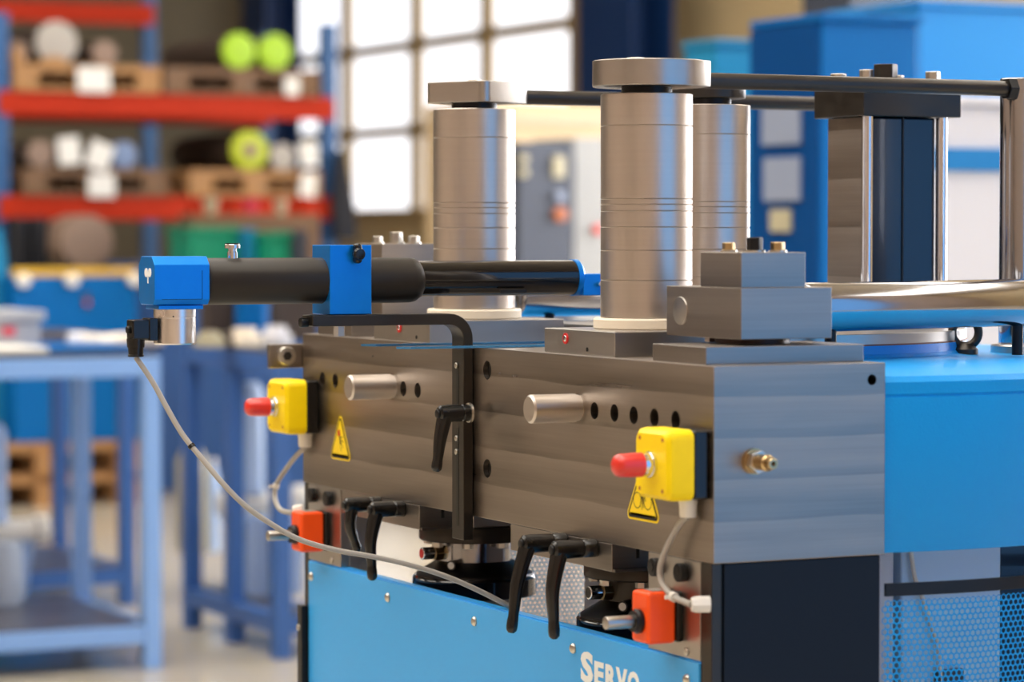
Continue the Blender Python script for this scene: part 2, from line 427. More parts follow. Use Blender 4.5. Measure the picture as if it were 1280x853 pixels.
# ------------------------------------------------------------------ stepped clamp blocks at the beam ends
def lstep(dx, ztop, label, lab2):
    t = thing('clamp_block', (-.124+dx, .113, 1.136), label, 'steel block', 'stepped clamp blocks on the beam')
    poly_top = [(-.130+dx, .058), (-.045+dx, .058), (-.045+dx, .1357), (-.130+dx, .1357)]
    lo = MB().box(-.2035+dx, -.045+dx, .058, .168, 1.1420, 1.1955).build('lower_block', 'block_steel', t, bev=.0008)
    MB().prism(poly_top, 2, 1.1955, ztop).build('upper_block', 'block_steel', t, bev=.0008)
    MB().rcyl((-.1718+dx, .0565, 1.1690), (-.1718+dx, .060, 1.1690), .0152, .0008, 32).build('round_plug', 'ground_steel', lo)
    MB().cyl((-.115+dx, .113, 1.1360), (-.115+dx, .113, 1.1420), .040, n=40).build('seal_ring', 'seal_brown', t)
    MB().box(-.150+dx, -.140+dx, .075, .10, 1.1362, 1.142).build('shim', 'chrome', t)
    for i, (x, y, r, h, mt) in enumerate(((-.105, .078, .0072, .007, 'brass'), (-.075, .092, .0088, .0125, 'black_oxide'), (-.062, .112, .0078, .0075, 'brass'))):
        b = MB().prism(hexpoly(x+dx, y, r), 2, ztop+.002, ztop+h+.003).build('bolt', mt if dx == 0 else 'bolt_zinc', t, bev=.001)
        MB().cyl((x+dx, y, ztop), (x+dx, y, ztop+.002), r*1.25, n=20).build('washer', 'bolt_zinc', b)
    pt = tag(MB().box(-.143+dx, -.030+dx, .008, .198, ZB1, 1.1358).build('support_plate', 'block_steel', None, bev=.0008), lab2, 'plate', 'plates under the clamp blocks')
lstep(0, 1.2322, 'stepped steel clamp block with round plug, over the grease nipple end of the beam', 'flat steel plate under the near stepped block, above the grease nipple')
lstep(-.930, 1.2385, 'stepped steel clamp block behind the blue tube clamp', 'flat steel plate under the stepped block behind the blue tube clamp')

# ------------------------------------------------------------------ polished bars behind the beam
def bar(p0, p1, label):
    t = thing('polished_bar', (p0[0], p0[1], p0[2]-.028), label, 'bar', 'polished round bars behind the beam')
    p0 = Vector(p0); p1 = Vector(p1)
    MB().rcyl(p0, p1, .0275, .006, 64).build('bar', 'polished_steel', t)
    for k in (.12, .90):
        q = p0.lerp(p1, k); MB().cyl((q.x, q.y, 1.1100), (q.x, q.y, q.z-.022), .0068, n=16).build('leg', 'black_oxide', t)
    return t
bar((-.198, .223, 1.1700), (-.262, .592, 1.1715), 'polished round bar on black legs over the rounded blue housing, by the eye bolt')
bar((-.908, .223, 1.1700), (-.846, .592, 1.1715), 'polished round bar between the two front guide columns')

# ------------------------------------------------------------------ round blue housing behind the beam
HCX, HCY, HY = -.55, .303, .2075
def dring(r, z, n=72):
    """D-shaped outline: a circle cut flat behind the beam"""
    a0 = math.asin((HY-HCY)/r); P = []
    for i in range(n+1):
        a = a0 + (math.pi-2*a0)*i/n; P.append(Vector((HCX+r*math.cos(a), HCY+r*math.sin(a), z)))
    return P
def dsolid(prof):
    mb = MB(); rings = [dring(r, z) for r, z in prof]; n = len(rings[0]); V = [p for q in rings for p in q]; F = []
    for k in range(len(rings)-1):
        for i in range(n): j = (i+1) % n; F.append((k*n+i, k*n+j, (k+1)*n+j, (k+1)*n+i))
    F.append(tuple(reversed(range(n)))); F.append(tuple(range((len(rings)-1)*n, len(rings)*n)))
    return mb.add(V, F)
t = thing('round_housing', (HCX, .5, .918), 'large rounded bright blue cast housing behind the steel beam', 'machine housing')
dsolid([(.552, .918), (.5535, .9205), (.5535, 1.0805), (.5520, 1.0815), (.5520, 1.0830), (.5535, 1.0840), (.5535, 1.0965), (.5480, 1.1025), (.335, 1.1098), (.322, 1.1112), (.318, 1.1150), (.317, 1.1245)]).build('shell', 'blue_body_paint', t)
dsolid([(.317, 1.1246), (.317, 1.1262)]).build('gasket', 'copper_line', t)
dsolid([(.316, 1.1263), (.316, 1.1375), (.3155, 1.1380)]).build('bed_plate', 'ground_steel', t)
e = Vector((-.3015, .5137, 1.1098))
t = thing('eye_bolt', e, 'dark steel lifting eye bolt on the blue housing', 'eye bolt')
MB().lathe(e, (0, 0, 1), [(0, .0150), (.006, .0150), (.010, .011), (.013, .009)], 28).build('shoulder', 'dark_steel', t)
ey = []
for i in range(33):
    a = 2*math.pi*i/32; ey.append(e + Vector((0, 0, .026)) + R0*(.0155*math.sin(a)) + U0*(-.0165*math.cos(a)))
MB().tube(ey, .0052, 12).build('eye', 'dark_steel', t)

# inner core seen above and through the mesh guard
t = thing('inner_core', (-.42, .44, 0), 'pale blue inner cabinet behind the perforated guard', 'cabinet')
MB().box(-.72, -.100, .292, .4235, 0, .9165).build('body', 'pale_blue_paint', t, bev=.003)
MB().box(-.72, -.104, .225, .2855, 0, .9165).build('white_strip', 'machine_white', t, bev=.002)
MB().box(-.72, -.104, .4240, .66, 0, .9165).build('black_panel', 'navy_gloss', t, bev=.002)
MB().tube(spline([(-.095, .300, .915), (-.095, .306, .88), (-.094, .314, .86), (-.095, .330, .82), (-.094, .338, .79), (-.095, .345, .70)], 6), .0026, 8).build('cable', 'white_plastic', t)
MB().box(-.0999, -.092, .335, .37, .70, .775).build('terminal_box', 'cabinet_dark', t, bev=.002)

# perforated guard
gd = thing('mesh_guard', (HCX, .5, 0), 'curved perforated blue metal guard with dark top band', 'guard')
GR, GZ0, GZ1 = .556, .60, .8745
bnd = MB(); A = dring(GR+.0015, .873); B = dring(GR+.0015, .8865); A2 = dring(GR-.0015, .873); B2 = dring(GR-.0015, .8865); n = len(A)
V = A+B+B2+A2; F = []
for k in range(4):
    for i in range(n-1): F.append((k*n+i, k*n+i+1, ((k+1) % 4)*n+i+1, ((k+1) % 4)*n+i))
bnd.add(V, F).build('top_band', 'black_oxide', gd)
pitch = .0068; rowh = pitch*.866; a0 = math.asin((HY-HCY)/GR); arc = GR*(math.pi-2*a0)
nc = int(arc/pitch); nr = int((GZ1-GZ0)/rowh)
def gp(s_, z): a = a0 + s_/GR; return (HCX+GR*math.cos(a), HCY+GR*math.sin(a), z)
V = []; F = []; Ro = pitch/math.sqrt(3); Ri = pitch*.415
ang = [math.pi/6+k*math.pi/3 for k in range(6)]
for r_ in range(nr):
    z = GZ0 + r_*rowh; off = pitch/2*(r_ % 2)
    for c_ in range(nc):
        s0 = c_*pitch + off; b = len(V)
        V += [gp(s0+Ro*math.cos(q), z+Ro*math.sin(q)) for q in ang]; V += [gp(s0+Ri*math.cos(q), z+Ri*math.sin(q)) for q in ang]
        for k in range(6): j = (k+1) % 6; F.append((b+k, b+j, b+6+j, b+6+k))
mesh = MB().add(V, F).build('perforated_sheet', 'blue_body_paint', gd, smooth=False); mesh['kind'] = 'stuff'
for fr in (.3, .5, .7):
    q = gp(arc*fr, 0); MB().cyl((q[0]*.994+HCX*.006, q[1]*.994+HCY*.006, 0), (q[0]*.994+HCX*.006, q[1]*.994+HCY*.006, .873), .006, n=12).build('guard_post', 'black_oxide', gd)
low = MB(); A = dring(GR, 0.0); B = dring(GR, GZ0); n = len(A); low.add(A+B, [(i, i+1, n+i+1, n+i) for i in range(n-1)])
low.build('skirt', 'blue_body_paint', gd)

# ------------------------------------------------------------------ base cabinet under the beam
t = thing('base_cabinet', (XM, .1, 0), 'blue machine base cabinet lettered SERVO with a row of panel screws', 'machine base')
fp = MB().box(-1.0865, -.0265, -.0015, .0015, 0.05, .8130).build('front_panel', 'blue_panel_paint', t, bev=.0008)
MB().box(-1.0865, -.0265, .0016, .014, .8100, .8145).build('panel_fold', 'blue_panel_paint', fp)
for i in range(5):
    x = -1.0745 + i*.2562
    s_ = MB().lathe((x, -.0015, .7930), (0, -1, 0), [(0, .0058), (.0015, .0058), (.0035, .0042), (.0040, .003)], 20).build('panel_screw', 'bolt_zinc', fp)
MB().box(-1.0895, -.0265, .0016, .2000, .05, .6600).build('bed', 'ground_steel', t, bev=.001)
MB().box(-.026, -.001, .0135, .2005, 0.03, .9165).build('navy_side', 'navy_side_paint', t, bev=.001)
MB().box(-.026, -.004, .0005, .0130, 0.03, .9165).build('corner_post', 'dark_steel', t, bev=.001)
MB().box(-1.1050, -1.0900, .0005, .0150, 0.03, .9165).build('corner_post', 'dark_steel', t, bev=.001)
st = MB().box(-1.1060, -1.0900, -.0100, .0000, .05, .7520).build('black_strip', 'black_oxide', t, bev=.001)
MB().rcyl((-1.099, -.0125, .722), (-1.099, -.010, .722), .0045, .001, 16).build('strip_screw', 'bolt_zinc', st)
MB().box(-1.1, -.01, .02, .2, 0, .045).build('plinth', 'black_oxide', t)
# lettering
def text_mesh(s_, size, off):
    cu = bpy.data.curves.new('lettering', 'FONT'); cu.body = s_; cu.size = size; cu.offset = off; cu.extrude = .0004; cu.resolution_u = 3
    o = bpy.data.objects.new('lettering', cu); COL.objects.link(o); bpy.context.view_layer.update()
    me = bpy.data.meshes.new_from_object(o.evaluated_get(bpy.context.evaluated_depsgraph_get())); bpy.data.objects.remove(o); bpy.data.curves.remove(cu)
    return me
def letter(ch, x0, x1, zb, zt, parent, off):
    me = text_mesh(ch, 1.0, off); vs = me.vertices
    ax = min(v.co.x for v in vs); bx = max(v.co.x for v in vs); ay = min(v.co.y for v in vs); by = max(v.co.y for v in vs)
    og = Vector(parent['_o'])
    for v in vs:
        v.co = Vector((x0+(v.co.x-ax)/(bx-ax)*(x1-x0), -.0018+v.co.z*.4, zb+(v.co.y-ay)/(by-ay)*(zt-zb))) - og
    me.materials.append(MATS['white_letter']); o = bpy.data.objects.new('letter', me); COL.objects.link(o); o.parent = parent
    o['_o'] = tuple(og); return o
zb = .7590
for ch, x0, x1, zt in (('S', -.2885, -.2590, .7935), ('E', -.2560, -.2340, .7860), ('R', -.2300, -.2050, .7860), ('V', -.2060, -.1800, .7860), ('O', -.1790, -.1530, .7860)):
    letter(ch, x0, x1, zb, zt, fp, .045)

# ------------------------------------------------------------------ under the beam: side plates, clamp bars, tool heads
for x0, x1, lb in ((-.138, -.027, 'upright steel end plate carrying the orange switch above the SERVO lettering'), (-1.091, -.979, 'upright steel end plate carrying the orange switch crossed by the grey cable')):
    t = thing('end_plate', ((x0+x1)/2, .007, .797), lb, 'plate', 'steel end plates under the beam')
    MB().box(x0, x1, .0005, .0130, .8146, ZB0-.0004).build('plate', 'ground_steel', t, bev=.0008)
    MB().box(x0+.002, x1-.002, .0142, .05, .6602, ZB0-.0004).build('spacer', 'ground_steel', t, bev=.0008)
    for k in (.12, .62):
        x = x0 + (x1-x0)*k + .008
        b = MB().rcyl((x, -.0075, .9025), (x, .0005, .9025), .0098, .001, 24).build('socket_bolt', 'black_oxide', t)
        MB().prism(hexpoly(x, .9025, .0048), 1, -.0082, -.0074).build('hex_socket', 'sign_black', b)
    x = x0+.083; MB().rcyl((x, -.0015, .8210), (x, .0005, .8210), .004, .0008, 14).build('small_screw', 'bolt_zinc', t)
for x0, x1, lb in ((-.470, -.2200, 'steel clamp bar under the beam above the mesh, with two black levers'), (-.9760, -.7270, 'steel clamp bar under the beam beside the sticker plate, with two black levers')):
    t = thing('clamp_bar', ((x0+x1)/2, .05, .886), lb, 'steel bar', 'clamp bars under the beam')
    MB().box(x0, x1, .0005, .125, .8865, ZB0-.0004).build('bar', 'block_steel', t, bev=.0008)
    MB().box(x1, x1+.0006, .030, .034, .900, ZB0-.0004).build('slot', 'sign_black', t)
    MB().box(x1, x1+.006, .0015, .124, .8865, .8895).build('lip', 'block_steel', t)

def tool(cx, cy, label, label_conn):
    t = thing('tool_head', (cx, cy, .797), label, 'tool head', 'round tool heads under the beam')
    MB().lathe((cx, cy, .797), (0, 0, 1), [(0, .077), (.0015, .0785), (.022, .0785), (.024, .077), (.0255, .0765)], 64).build('base_ring', 'black_gloss', t)
    MB().lathe((cx, cy, .6602), (0, 0, 1), [(0, .060), (.1366, .060)], 40).build('pedestal', 'ground_steel', t)
    MB().lathe((cx, cy, .8225), (0, 0, 1), [(0, .0740), (.002, .0735), (.018, .048)], 64).build('cone', 'black_oxide', t)
    MB().lathe((cx, cy, .8405), (0, 0, 1), [(0, .046), (.026, .046)], 64).build('barrel', 'polished_steel' if cx < -.5 else 'dark_steel', t)
    MB().lathe((cx, cy, .8665), (0, 0, 1), [(0, .0685), (.0015, .070), (.018, .070), (.0195, .069)], 64).build('flange', 'dark_steel', t)
    for k in range(8):
        a = k*math.pi/4+.2; x = cx+.058*math.cos(a); y = cy+.058*math.sin(a)
        MB().prism(hexpoly(x, y, .0072), 2, .8595, .8662).build('flange_bolt', 'bolt_zinc', t, bev=.0006)
    MB().box(cx-.06, cx+.06, cy-.03, cy+.07, .8862, .9162).build('holder', 'ground_steel', t, bev=.001)
    d = -R0*.90 - F0*.44
    p = Vector((cx, cy, .851)) + d*.045
    c = MB().prism([(0, 0)]*3, 2, 0, .001) if False else MB().cyl(p, p+d*.012, .010, n=6).build('connector_nut', 'brass', t, bev=.0006)
    MB().rcyl(p+d*.012, p+d*.028, .0078, .001, 20).build('connector_plug', 'chrome', c)
    MB().cyl(p+d*.028, p+d*.0287, .0058, n=16).build('connector_face', 'red_print' if cx < -.5 else 'sign_black', c)
    d2 = -R0*.45 - F0*.89; p = Vector((cx, cy, .8385)) + d2*.045
    MB().cyl(p, p+d2*.018, .0062, n=16).build('lock_pin', 'black_oxide', t)
    MB().cyl(p+d2*.018, p+d2*.0185, .0045, n=16).build('lock_face', 'white_plastic', t)
tool(BX, AY, 'round black and chrome tool head with red tipped connector, under the beam', '')
tool(AX, AY, 'round dark tool head behind the right orange switch shaft, before the mesh', '')

# black clamping levers
def lever(px_base, z, y0, hub, drop, mid, lean, label, sc=1.0, collar=False):
    """px_base: where the hub meets the plane y=y0; mid, lean: how far the arm swings out at its middle and tip"""
    b = None
    for yy in range(300, 853, 3):
        q = pl(px_base, yy, 1, y0)
        if b is None or abs(q.z-z) < abs(b.z-z): b = q
    b = Vector((b.x, y0, z))
    t = thing('clamping_lever', b, label, 'lever', 'black clamping levers')
    d = Vector((0, -1, 0))
    hb = MB().lathe(b, d, [(0, .0100*sc), (hub*.30, .0100*sc), (hub*.34, .0088*sc), (hub*.38, .0100*sc), (hub-.004, .0104*sc), (hub+.005, .0098*sc), (hub+.0075, .007*sc)], 24).build('hub', 'black_plastic', t)
    if collar: MB().cyl(b, b+d*.003, .0118*sc, n=20).build('collar', 'bolt_zinc', t)
    e0 = b + d*(hub-.004) + Vector((0, 0, .003))
    def at(f, l): return e0 + Vector((0, -l, -drop*f))
    P = spline([at(0, 0), at(.14, mid*.42), at(.48, mid), at(.78, mid+(lean-mid)*.55), at(1, lean)], 8); n = len(P)
    rad = []
    for i in range(n):
        f = i/(n-1); r = .0104 - .0046*min(1, max(0, (f-.05)/.75))
        if f > .80: r += .0007*math.sin((f-.8)/.2*math.pi)
        rad.append(r*sc)
    P.append(P[-1]+(P[-1]-P[-2]).normalized()*.0028); rad.append(rad[-1]*.55)
    MB().tube(P, rad, 14).build('arm', 'black_plastic', t)
    MB().rcyl(b+d*(hub+.004), b+d*(hub+.010), .0052*sc, .001, 16).build('push_button', 'black_oxide', hb)
lever(474, .9090, -.0006, .040, .060, .004, -.006, 'short black lever beside the far orange switch, under the beam', .95)
lever(503, .9090, -.0006, .036, .088, .011, .009, 'long black lever hanging in front of the grey cable, beside the short one')
lever(706, .9090, -.0006, .046, .098, .017, .024, 'long black lever hanging at the lower end of the grey cable')
lever(743, .9090, -.0006, .044, .097, .011, .009, 'long black lever hanging over the bright mesh beside the SERVO lettering')
lever(588, 1.0415, -.0150, .034, .068, .009, .014, 'black clamping lever on the slotted upright bracket', 1.0, True)

# ------------------------------------------------------------------ measuring tube on its bracket
t = thing('slotted_bracket', (-.585, -.01, .889), 'dark bent flat steel bracket with a long slot, fixed to the beam front', 'bracket')
BX0, BX1 = -.6010, -.5680
outer = []; inner = []
zt, th = 1.1575, .0128
r_o = .030; yv = -.0008
prof = [(yv, .889), (yv, zt-r_o)] + [(yv-r_o+r_o*math.cos(a), zt-r_o+r_o*math.sin(a)) for a in [i/8*math.pi/2 for i in range(1, 9)]] + [(-.2050, zt)]
ri = r_o-th
prof2 = [(-.2050, zt-th)] + [(yv-r_o+ri*math.cos(a), zt-r_o+ri*math.sin(a)) for a in [math.pi/2-i/8*math.pi/2 for i in range(0, 9)]] + [(yv-th, .889)]
MB().prism(prof+prof2, 0, BX0, BX1).build('flat_bar', 'dark_steel', t, bev=.0012)
for z0, z1 in ((.905, 1.022), (1.030, 1.098)):
    MB().box(-.5875, -.5815, yv-th-.0004, yv-th+.0002, z0, z1).build('slot', 'sign_black', t)
for z in (1.0955, 1.0090, .9930):
    MB().rcyl((-.5845, yv-th-.0030, z), (-.5845, yv-th, z), .0034, .0006, 14).build('slot_screw', 'bolt_zinc', t)
MB().cyl((-.585, -.1650, zt-th-.012), (-.585, -.1650, zt-th), .0072, n=6).build('foot_nut', 'bolt_zinc', t)
MB().rcyl((-.585, -.2040, zt-.0085), (-.585, -.214, zt-.0085), .0058, .001, 16).build('end_stud', 'black_oxide', t)

TX, TZ = -.600, 1.1970
t = thing('measuring_tube', (TX, -.15, 1.1580), 'black measuring tube with blue end head and blue clamp, on a bent bracket', 'measuring device')
cb = MB().box(TX-.027, TX+.027, -.1815, -.1290, 1.1580, 1.2385).build('tube_clamp', 'anodised_blue', t, bev=.0008)
MB().lathe((TX+.026, -.149, 1.2280), (1, 0, 0), [(0, .004), (.004, .004), (.004, .006), (.012, .0075), (.015, .006), (.0155, .003)], 20).build('clamp_knob', 'black_plastic', cb)
MB().box(TX+.026, TX+.0385, -.1535, -.1445, 1.2170, 1.2405).build('knob_wing', 'black_plastic', cb, bev=.004, seg=3)
MB().lathe((TX, -.3260, TZ), (0, 1, 0), [(0, .0262), (.001, .0268), (.255, .0268), (.262, .0255), (.268, .0215), (.2685, .021)], 48).build('sleeve', 'black_tube', t)
MB().lathe((TX, -.062, TZ+.0015), (0, 1, 0), [(0, .0212), (.214, .0212)], 48).build('inner_tube', 'black_gloss', t)
MB().box(TX+.0195, TX+.0218, .040, .075, TZ-.016, TZ-.012).build('tube_window', 'black_oxide', t, bev=.0006)
k = MB().lathe((TX, -.291, TZ+.0255), (0, 0, 1), [(0, .0058), (.008, .0058), (.0085, .0048), (.012, .0048), (.0125, .009), (.0165, .009), (.0172, .0082)], 24).build('locking_knob', 'chrome', t)
MB().cyl((TX, -.291, TZ+.0425), (TX, -.291, TZ+.0438), .0084, n=20).build('knob_top', 'black_oxide', k)
# blue head at the free end: chamfered block
def octo(w, h, c): return [(-w+c, -h), (w-c, -h), (w, -h+c), (w, h-c*1.6), (w-c*1.6, h), (-w+c*1.6, h), (-w, h-c*1.6), (-w, -h+c)]
hd = MB().prism([(TX+x, TZ+.0015+z) for x, z in octo(.0275, .0275, .006)], 1, -.3945, -.3285).build('head', 'anodised_blue', t, bev=.001)
MB().cyl((TX, -.3284, TZ), (TX, -.3262, TZ), .0270, n=40).build('head_seal', 'black_oxide', t)
MB().box(TX-.0225, TX+.0225, -.3880, -.3345, 1.1660, 1.1705).build('head_foot', 'anodised_blue', hd, bev=.0008)
MB().box(TX+.0276, TX+.0279, -.3860, -.3375, 1.1772, 1.1777).build('panel_joint', 'navy_gloss', hd)
MB().box(TX+.0276, TX+.0279, -.3380, -.3375, 1.1772, 1.2100).build('panel_joint', 'navy_gloss', hd)
for dx in (-.006, .006):
    MB().lathe((TX+.006+dx, -.3951, 1.2075), (0, 1, 0), [(0, .0050), (.0006, .0052)], 20).build('logo_lobe', 'white_letter', hd)
MB().box(TX+.0045, TX+.0075, -.3950, -.3945, 1.1955, 1.2075).build('logo_stem', 'white_letter', hd)
sn = MB().lathe((TX, -.3610, 1.1258), (0, 0, 1), [(0, .0225), (.0015, .0240), (.030, .0240), (.0302, .0234), (.0312, .0234), (.0315, .0240), (.0402, .0240)], 48).build('sensor_can', 'aluminium', t)
MB().cyl((TX+.0235, -.371, 1.158), (TX+.0243, -.371, 1.158), .0009, n=8).build('set_screw', 'black_oxide', sn)
# angled plug
cn = MB().box(TX-.011, TX+.011, -.4150, -.3845, 1.1320, 1.1545).build('plug', 'black_plastic', t, bev=.002)
MB().box(TX-.0125, TX+.0125, -.3955, -.3850, 1.1305, 1.1560).build('plug_collar', 'black_plastic', cn, bev=.001)
MB().rcyl((TX, -.4185, 1.1430), (TX, -.4148, 1.1430), .0042, .0008, 14).build('plug_screw', 'black_oxide', cn)
MB().lathe((TX, -.4075, 1.1330), (0, 0, -1), [(0, .0105), (.010, .0098), (.0105, .0088), (.018, .0084), (.0185, .009), (.0205, .0088)], 24).build('cable_gland', 'black_plastic', cn)
# blue end fork at the other end
en = MB().box(TX-.020, TX+.020, .152, .192, TZ-.020, TZ+.006).build('end_fork', 'anodised_blue', t, bev=.001)
MB().lathe((TX, .146, TZ+.0015), (0, 1, 0), [(0, .0222), (.006, .0222), (.010, .0175)], 40).build('end_collar', 'anodised_blue', t)
MB().cyl((TX+.0205, .172, TZ-.006), (TX+.028, .172, TZ-.006), .0032, n=14).build('fork_pin', 'chrome', en)

# grey sensor cable
c0 = Vector((TX, -.4075, 1.1120)); dA = (c0-CAM).dot(FW)
endp = pl(634, 757, 1, .0105); dB = (endp-CAM).dot(FW)
pp = [(178, 447), (191, 478), (207, 507), (228, 543), (252, 573), (278, 604), (306, 632), (340, 656), (375, 675), (420, 688), (465, 696), (510, 706), (555, 720), (595, 737), (634, 757)]
pts = [c0]
for i, (x, y) in enumerate(pp[1:]):
    s_ = (i+1)/(len(pp)-1); pts.append(dep(x, y, dA + (dB-dA)*(s_**1.5)-.06*math.sin(s_*math.pi)*(1 if s_ > .35 else s_/.35)))
pts[-1] = endp; pts.append(endp + Vector((.004, .012, -.010)))
P = spline(pts, 6)
t = thing('sensor_cable', c0, 'thin grey cable hanging from the angled black plug to the blue panel edge', 'cable')
MB().tube(P, .0031, 12).build('cable', 'cable_grey', t)
q = P[21]; dq = (P[22]-P[20]).normalized()
tie = MB().cyl(q-dq*.002, q+dq*.002, .0042, n=14).build('cable_tie', 'black_plastic', t)

# thin acrylic strips over the beam
for i, (xx, p0, p1, lb) in enumerate(((-.640, (453, 427), (706, 424), 'thin blue edged acrylic strip behind the bracket, on the beam top'), (-.545, (497, 437), (706, 431), 'thin blue edged acrylic strip in front of the bracket, on the beam top'))):
    a = pl(*p0, 0, xx); b = pl(*p1, 0, xx)
    z = ZB1+.0012 if i else ZB1+.0045
    y0, y1 = a.y, min(b.y, .2)
    poly = [(xx-.004, y0), (xx+.012, y0+.012), (xx+.012, y1), (xx-.004, y1)]
    tag(MB().prism(poly, 2, ZB1+.0004, ZB1+.0030).build('acrylic_strip', 'acrylic_blue', None), lb, 'strip', 'acrylic strips on the beam')

# ------------------------------------------------------------------ emergency stops, rotary switches, stickers
def estop(x1, zc, label):
    """box whose +X side stands at x1"""
    x0 = x1-.074; xc = (x0+x1)/2; h = .0362
    t = thing('emergency_stop', (xc, 0, zc-h), label, 'emergency stop', 'yellow emergency stop boxes')
    bs = MB().box(x0+.002, x1-.001, -.0185, -.0006, zc-h+.001, zc+h-.001).build('back_box', 'black_plastic', t, bev=.003)
    y0, y1 = -.0480, -.0187; c = .012
    def ring(s_, y): 
        q = .010
        pts = []
        for (cx, cz, a0) in ((x1-q, zc+h-q, 0), (x0+q, zc+h-q, 90), (x0+q, zc-h+q, 180), (x1-q, zc-h+q, 270)):
            for k in range(6):
                a = math.radians(a0+k*18); px_, pz_ = cx+q*math.cos(a), cz+q*math.sin(a)
                pts.append(Vector((xc+(px_-xc)*s_, y, zc+(pz_-zc)*s_)))
        return pts
    rings = [ring(1, y1), ring(1.0, y0+.010), ring(.97, y0+.004), ring(.86, y0)]; n = len(rings[0]); V = [p for r in rings for p in r]; F = []
    for k in range(3):
        for i in range(n): j = (i+1) % n; F.append((k*n+i, k*n+j, (k+1)*n+j, (k+1)*n+i))
    F.append(tuple(range(n))); F.append(tuple(range(3*n, 4*n)))
    cv = MB().add(V, F).build('cover', 'yellow_plastic', t)
    for sx in (-1, 1):
        for sz in (-1, 1):
            MB().cyl((xc+sx*.024, y0-.0003, zc+sz*.026), (xc+sx*.024, y0+.001, zc+sz*.026), .0022, n=10).build('cover_screw', 'lamp_orange', cv)
    cl_ = MB().lathe((xc, y0, zc), (0, -1, 0), [(0, .0135), (.003, .0135), (.003, .0122), (.006, .0126), (.009, .0118), (.012, .0118)], 28).build('threaded_collar', 'chrome', t)
    MB().lathe((xc, y0-.010, zc), (0, -1, 0), [(0, .0105), (.002, .0128), (.026, .0118), (.030, .0105), (.0325, .0075), (.0335, .003)], 32).build('red_button', 'red_plastic', t)
    MB().lathe((xc+.010, -.0105, zc-h+.001), (0, 0, -1), [(0, .0098), (.005, .0098), (.006, .0092), (.018, .0088), (.0195, .0078)], 20).build('cable_gland', 'white_plastic', t)
    return Vector((xc+.010, -.0105, zc-h-.0185))
gR = estop(-.0065, 1.0170, 'yellow emergency stop with red button above the right orange switch, partly over its sticker')
gL = estop(-1.0480, 1.0215, 'yellow emergency stop with red button at the beam end, beside the full triangular sticker')

def switch(x1, z0, z1, gl, label):
    x0 = x1-.037; xc = (x0+x1)/2; zc = (z0+z1)/2
    t = thing('rotary_switch', (xc, -.02, z0), label, 'switch', 'orange rotary switches')
    MB().box(x0+.001, x1+.001, -.0065, .0003, z0+.001, z1-.001).build('gasket', 'black_plastic', t, bev=.002)
    bx = MB().box(x0, x1, -.0400, -.0067, z0, z1).build('body', 'orange_plastic', t, bev=.0045, seg=3)
    MB().box(xc-.010, xc+.010, -.030, -.014, z1, z1+.0006).build('type_plate', 'grey_plastic', bx)
    MB().lathe((xc, -.0400, zc-.004), (0, -1, 0), [(0, .0125), (.004, .0128), (.006, .0110), (.008, .0110)], 24).build('shaft_nut', 'black_oxide', t)
    MB().rcyl((xc, -.047, zc-.004), (xc, -.0800, zc-.004), .0068, .0008, 20).build('shaft', 'dark_steel' if False else 'ground_steel', t)
switch(-.0640, .8290, .8830, None, 'orange rotary switch with steel shaft on the near end plate, above SERVO')
switch(-1.0170, .8320, .8850, None, 'orange rotary switch with steel shaft crossed by the hanging grey cable')
# leads from the stops to the switches
def lead(pts, gl0, gl1, label, tie):
    t = thing('switch_lead', pts[0], label, 'cable', 'grey leads below the emergency stops')
    P = spline(pts, 8); MB().tube(P, .0034, 12).build('cable', 'cable_grey', t)
    MB().lathe(gl0, (gl1-gl0), [(0, .0070), ((gl1-gl0).length*.3, .0085), ((gl1-gl0).length, .0085)], 8).build('cable_gland', 'white_plastic', t)
    i = tie; d = (P[i+1]-P[i-1]).normalized(); MB().cyl(P[i]-d*.003, P[i]+d*.003, .0052, n=8).build('cable_tie', 'white_plastic', t)
    MB().box(P[i].x-.001, P[i].x+.001, P[i].y-.010, P[i].y, P[i].z-.002, P[i].z+.002).build('tie_tail', 'white_plastic', t)
Y_ = -.012
lead([gR, pl(850, 655, 1, Y_), pl(836, 680, 1, -.014), pl(826, 706, 1, -.016), pl(827, 728, 1, -.017), pl(840, 745, 1, -.018), pl(856, 753, 1, -.018), pl(864, 756, 1, -.018)],
     pl(864, 756, 1, -.018), pl(864, 756, 1, -.018)+R0*.019+F0*.002, 'grey lead looping down to the white gland beside the near orange switch', 41)
lead([gL, pl(368, 573, 1, -.012), pl(354, 592, 1, -.018), pl(345, 608, 1, -.025), pl(344, 624, 1, -.028), pl(350, 637, 1, -.030), pl(362, 641, 1, -.030), pl(368, 640, 1, -.030)],
     pl(366, 640, 1, -.030), pl(366, 640, 1, -.030)+R0*.014+Vector((0, 0, .002)), 'grey lead looping down to the orange switch at the far beam end', 24)

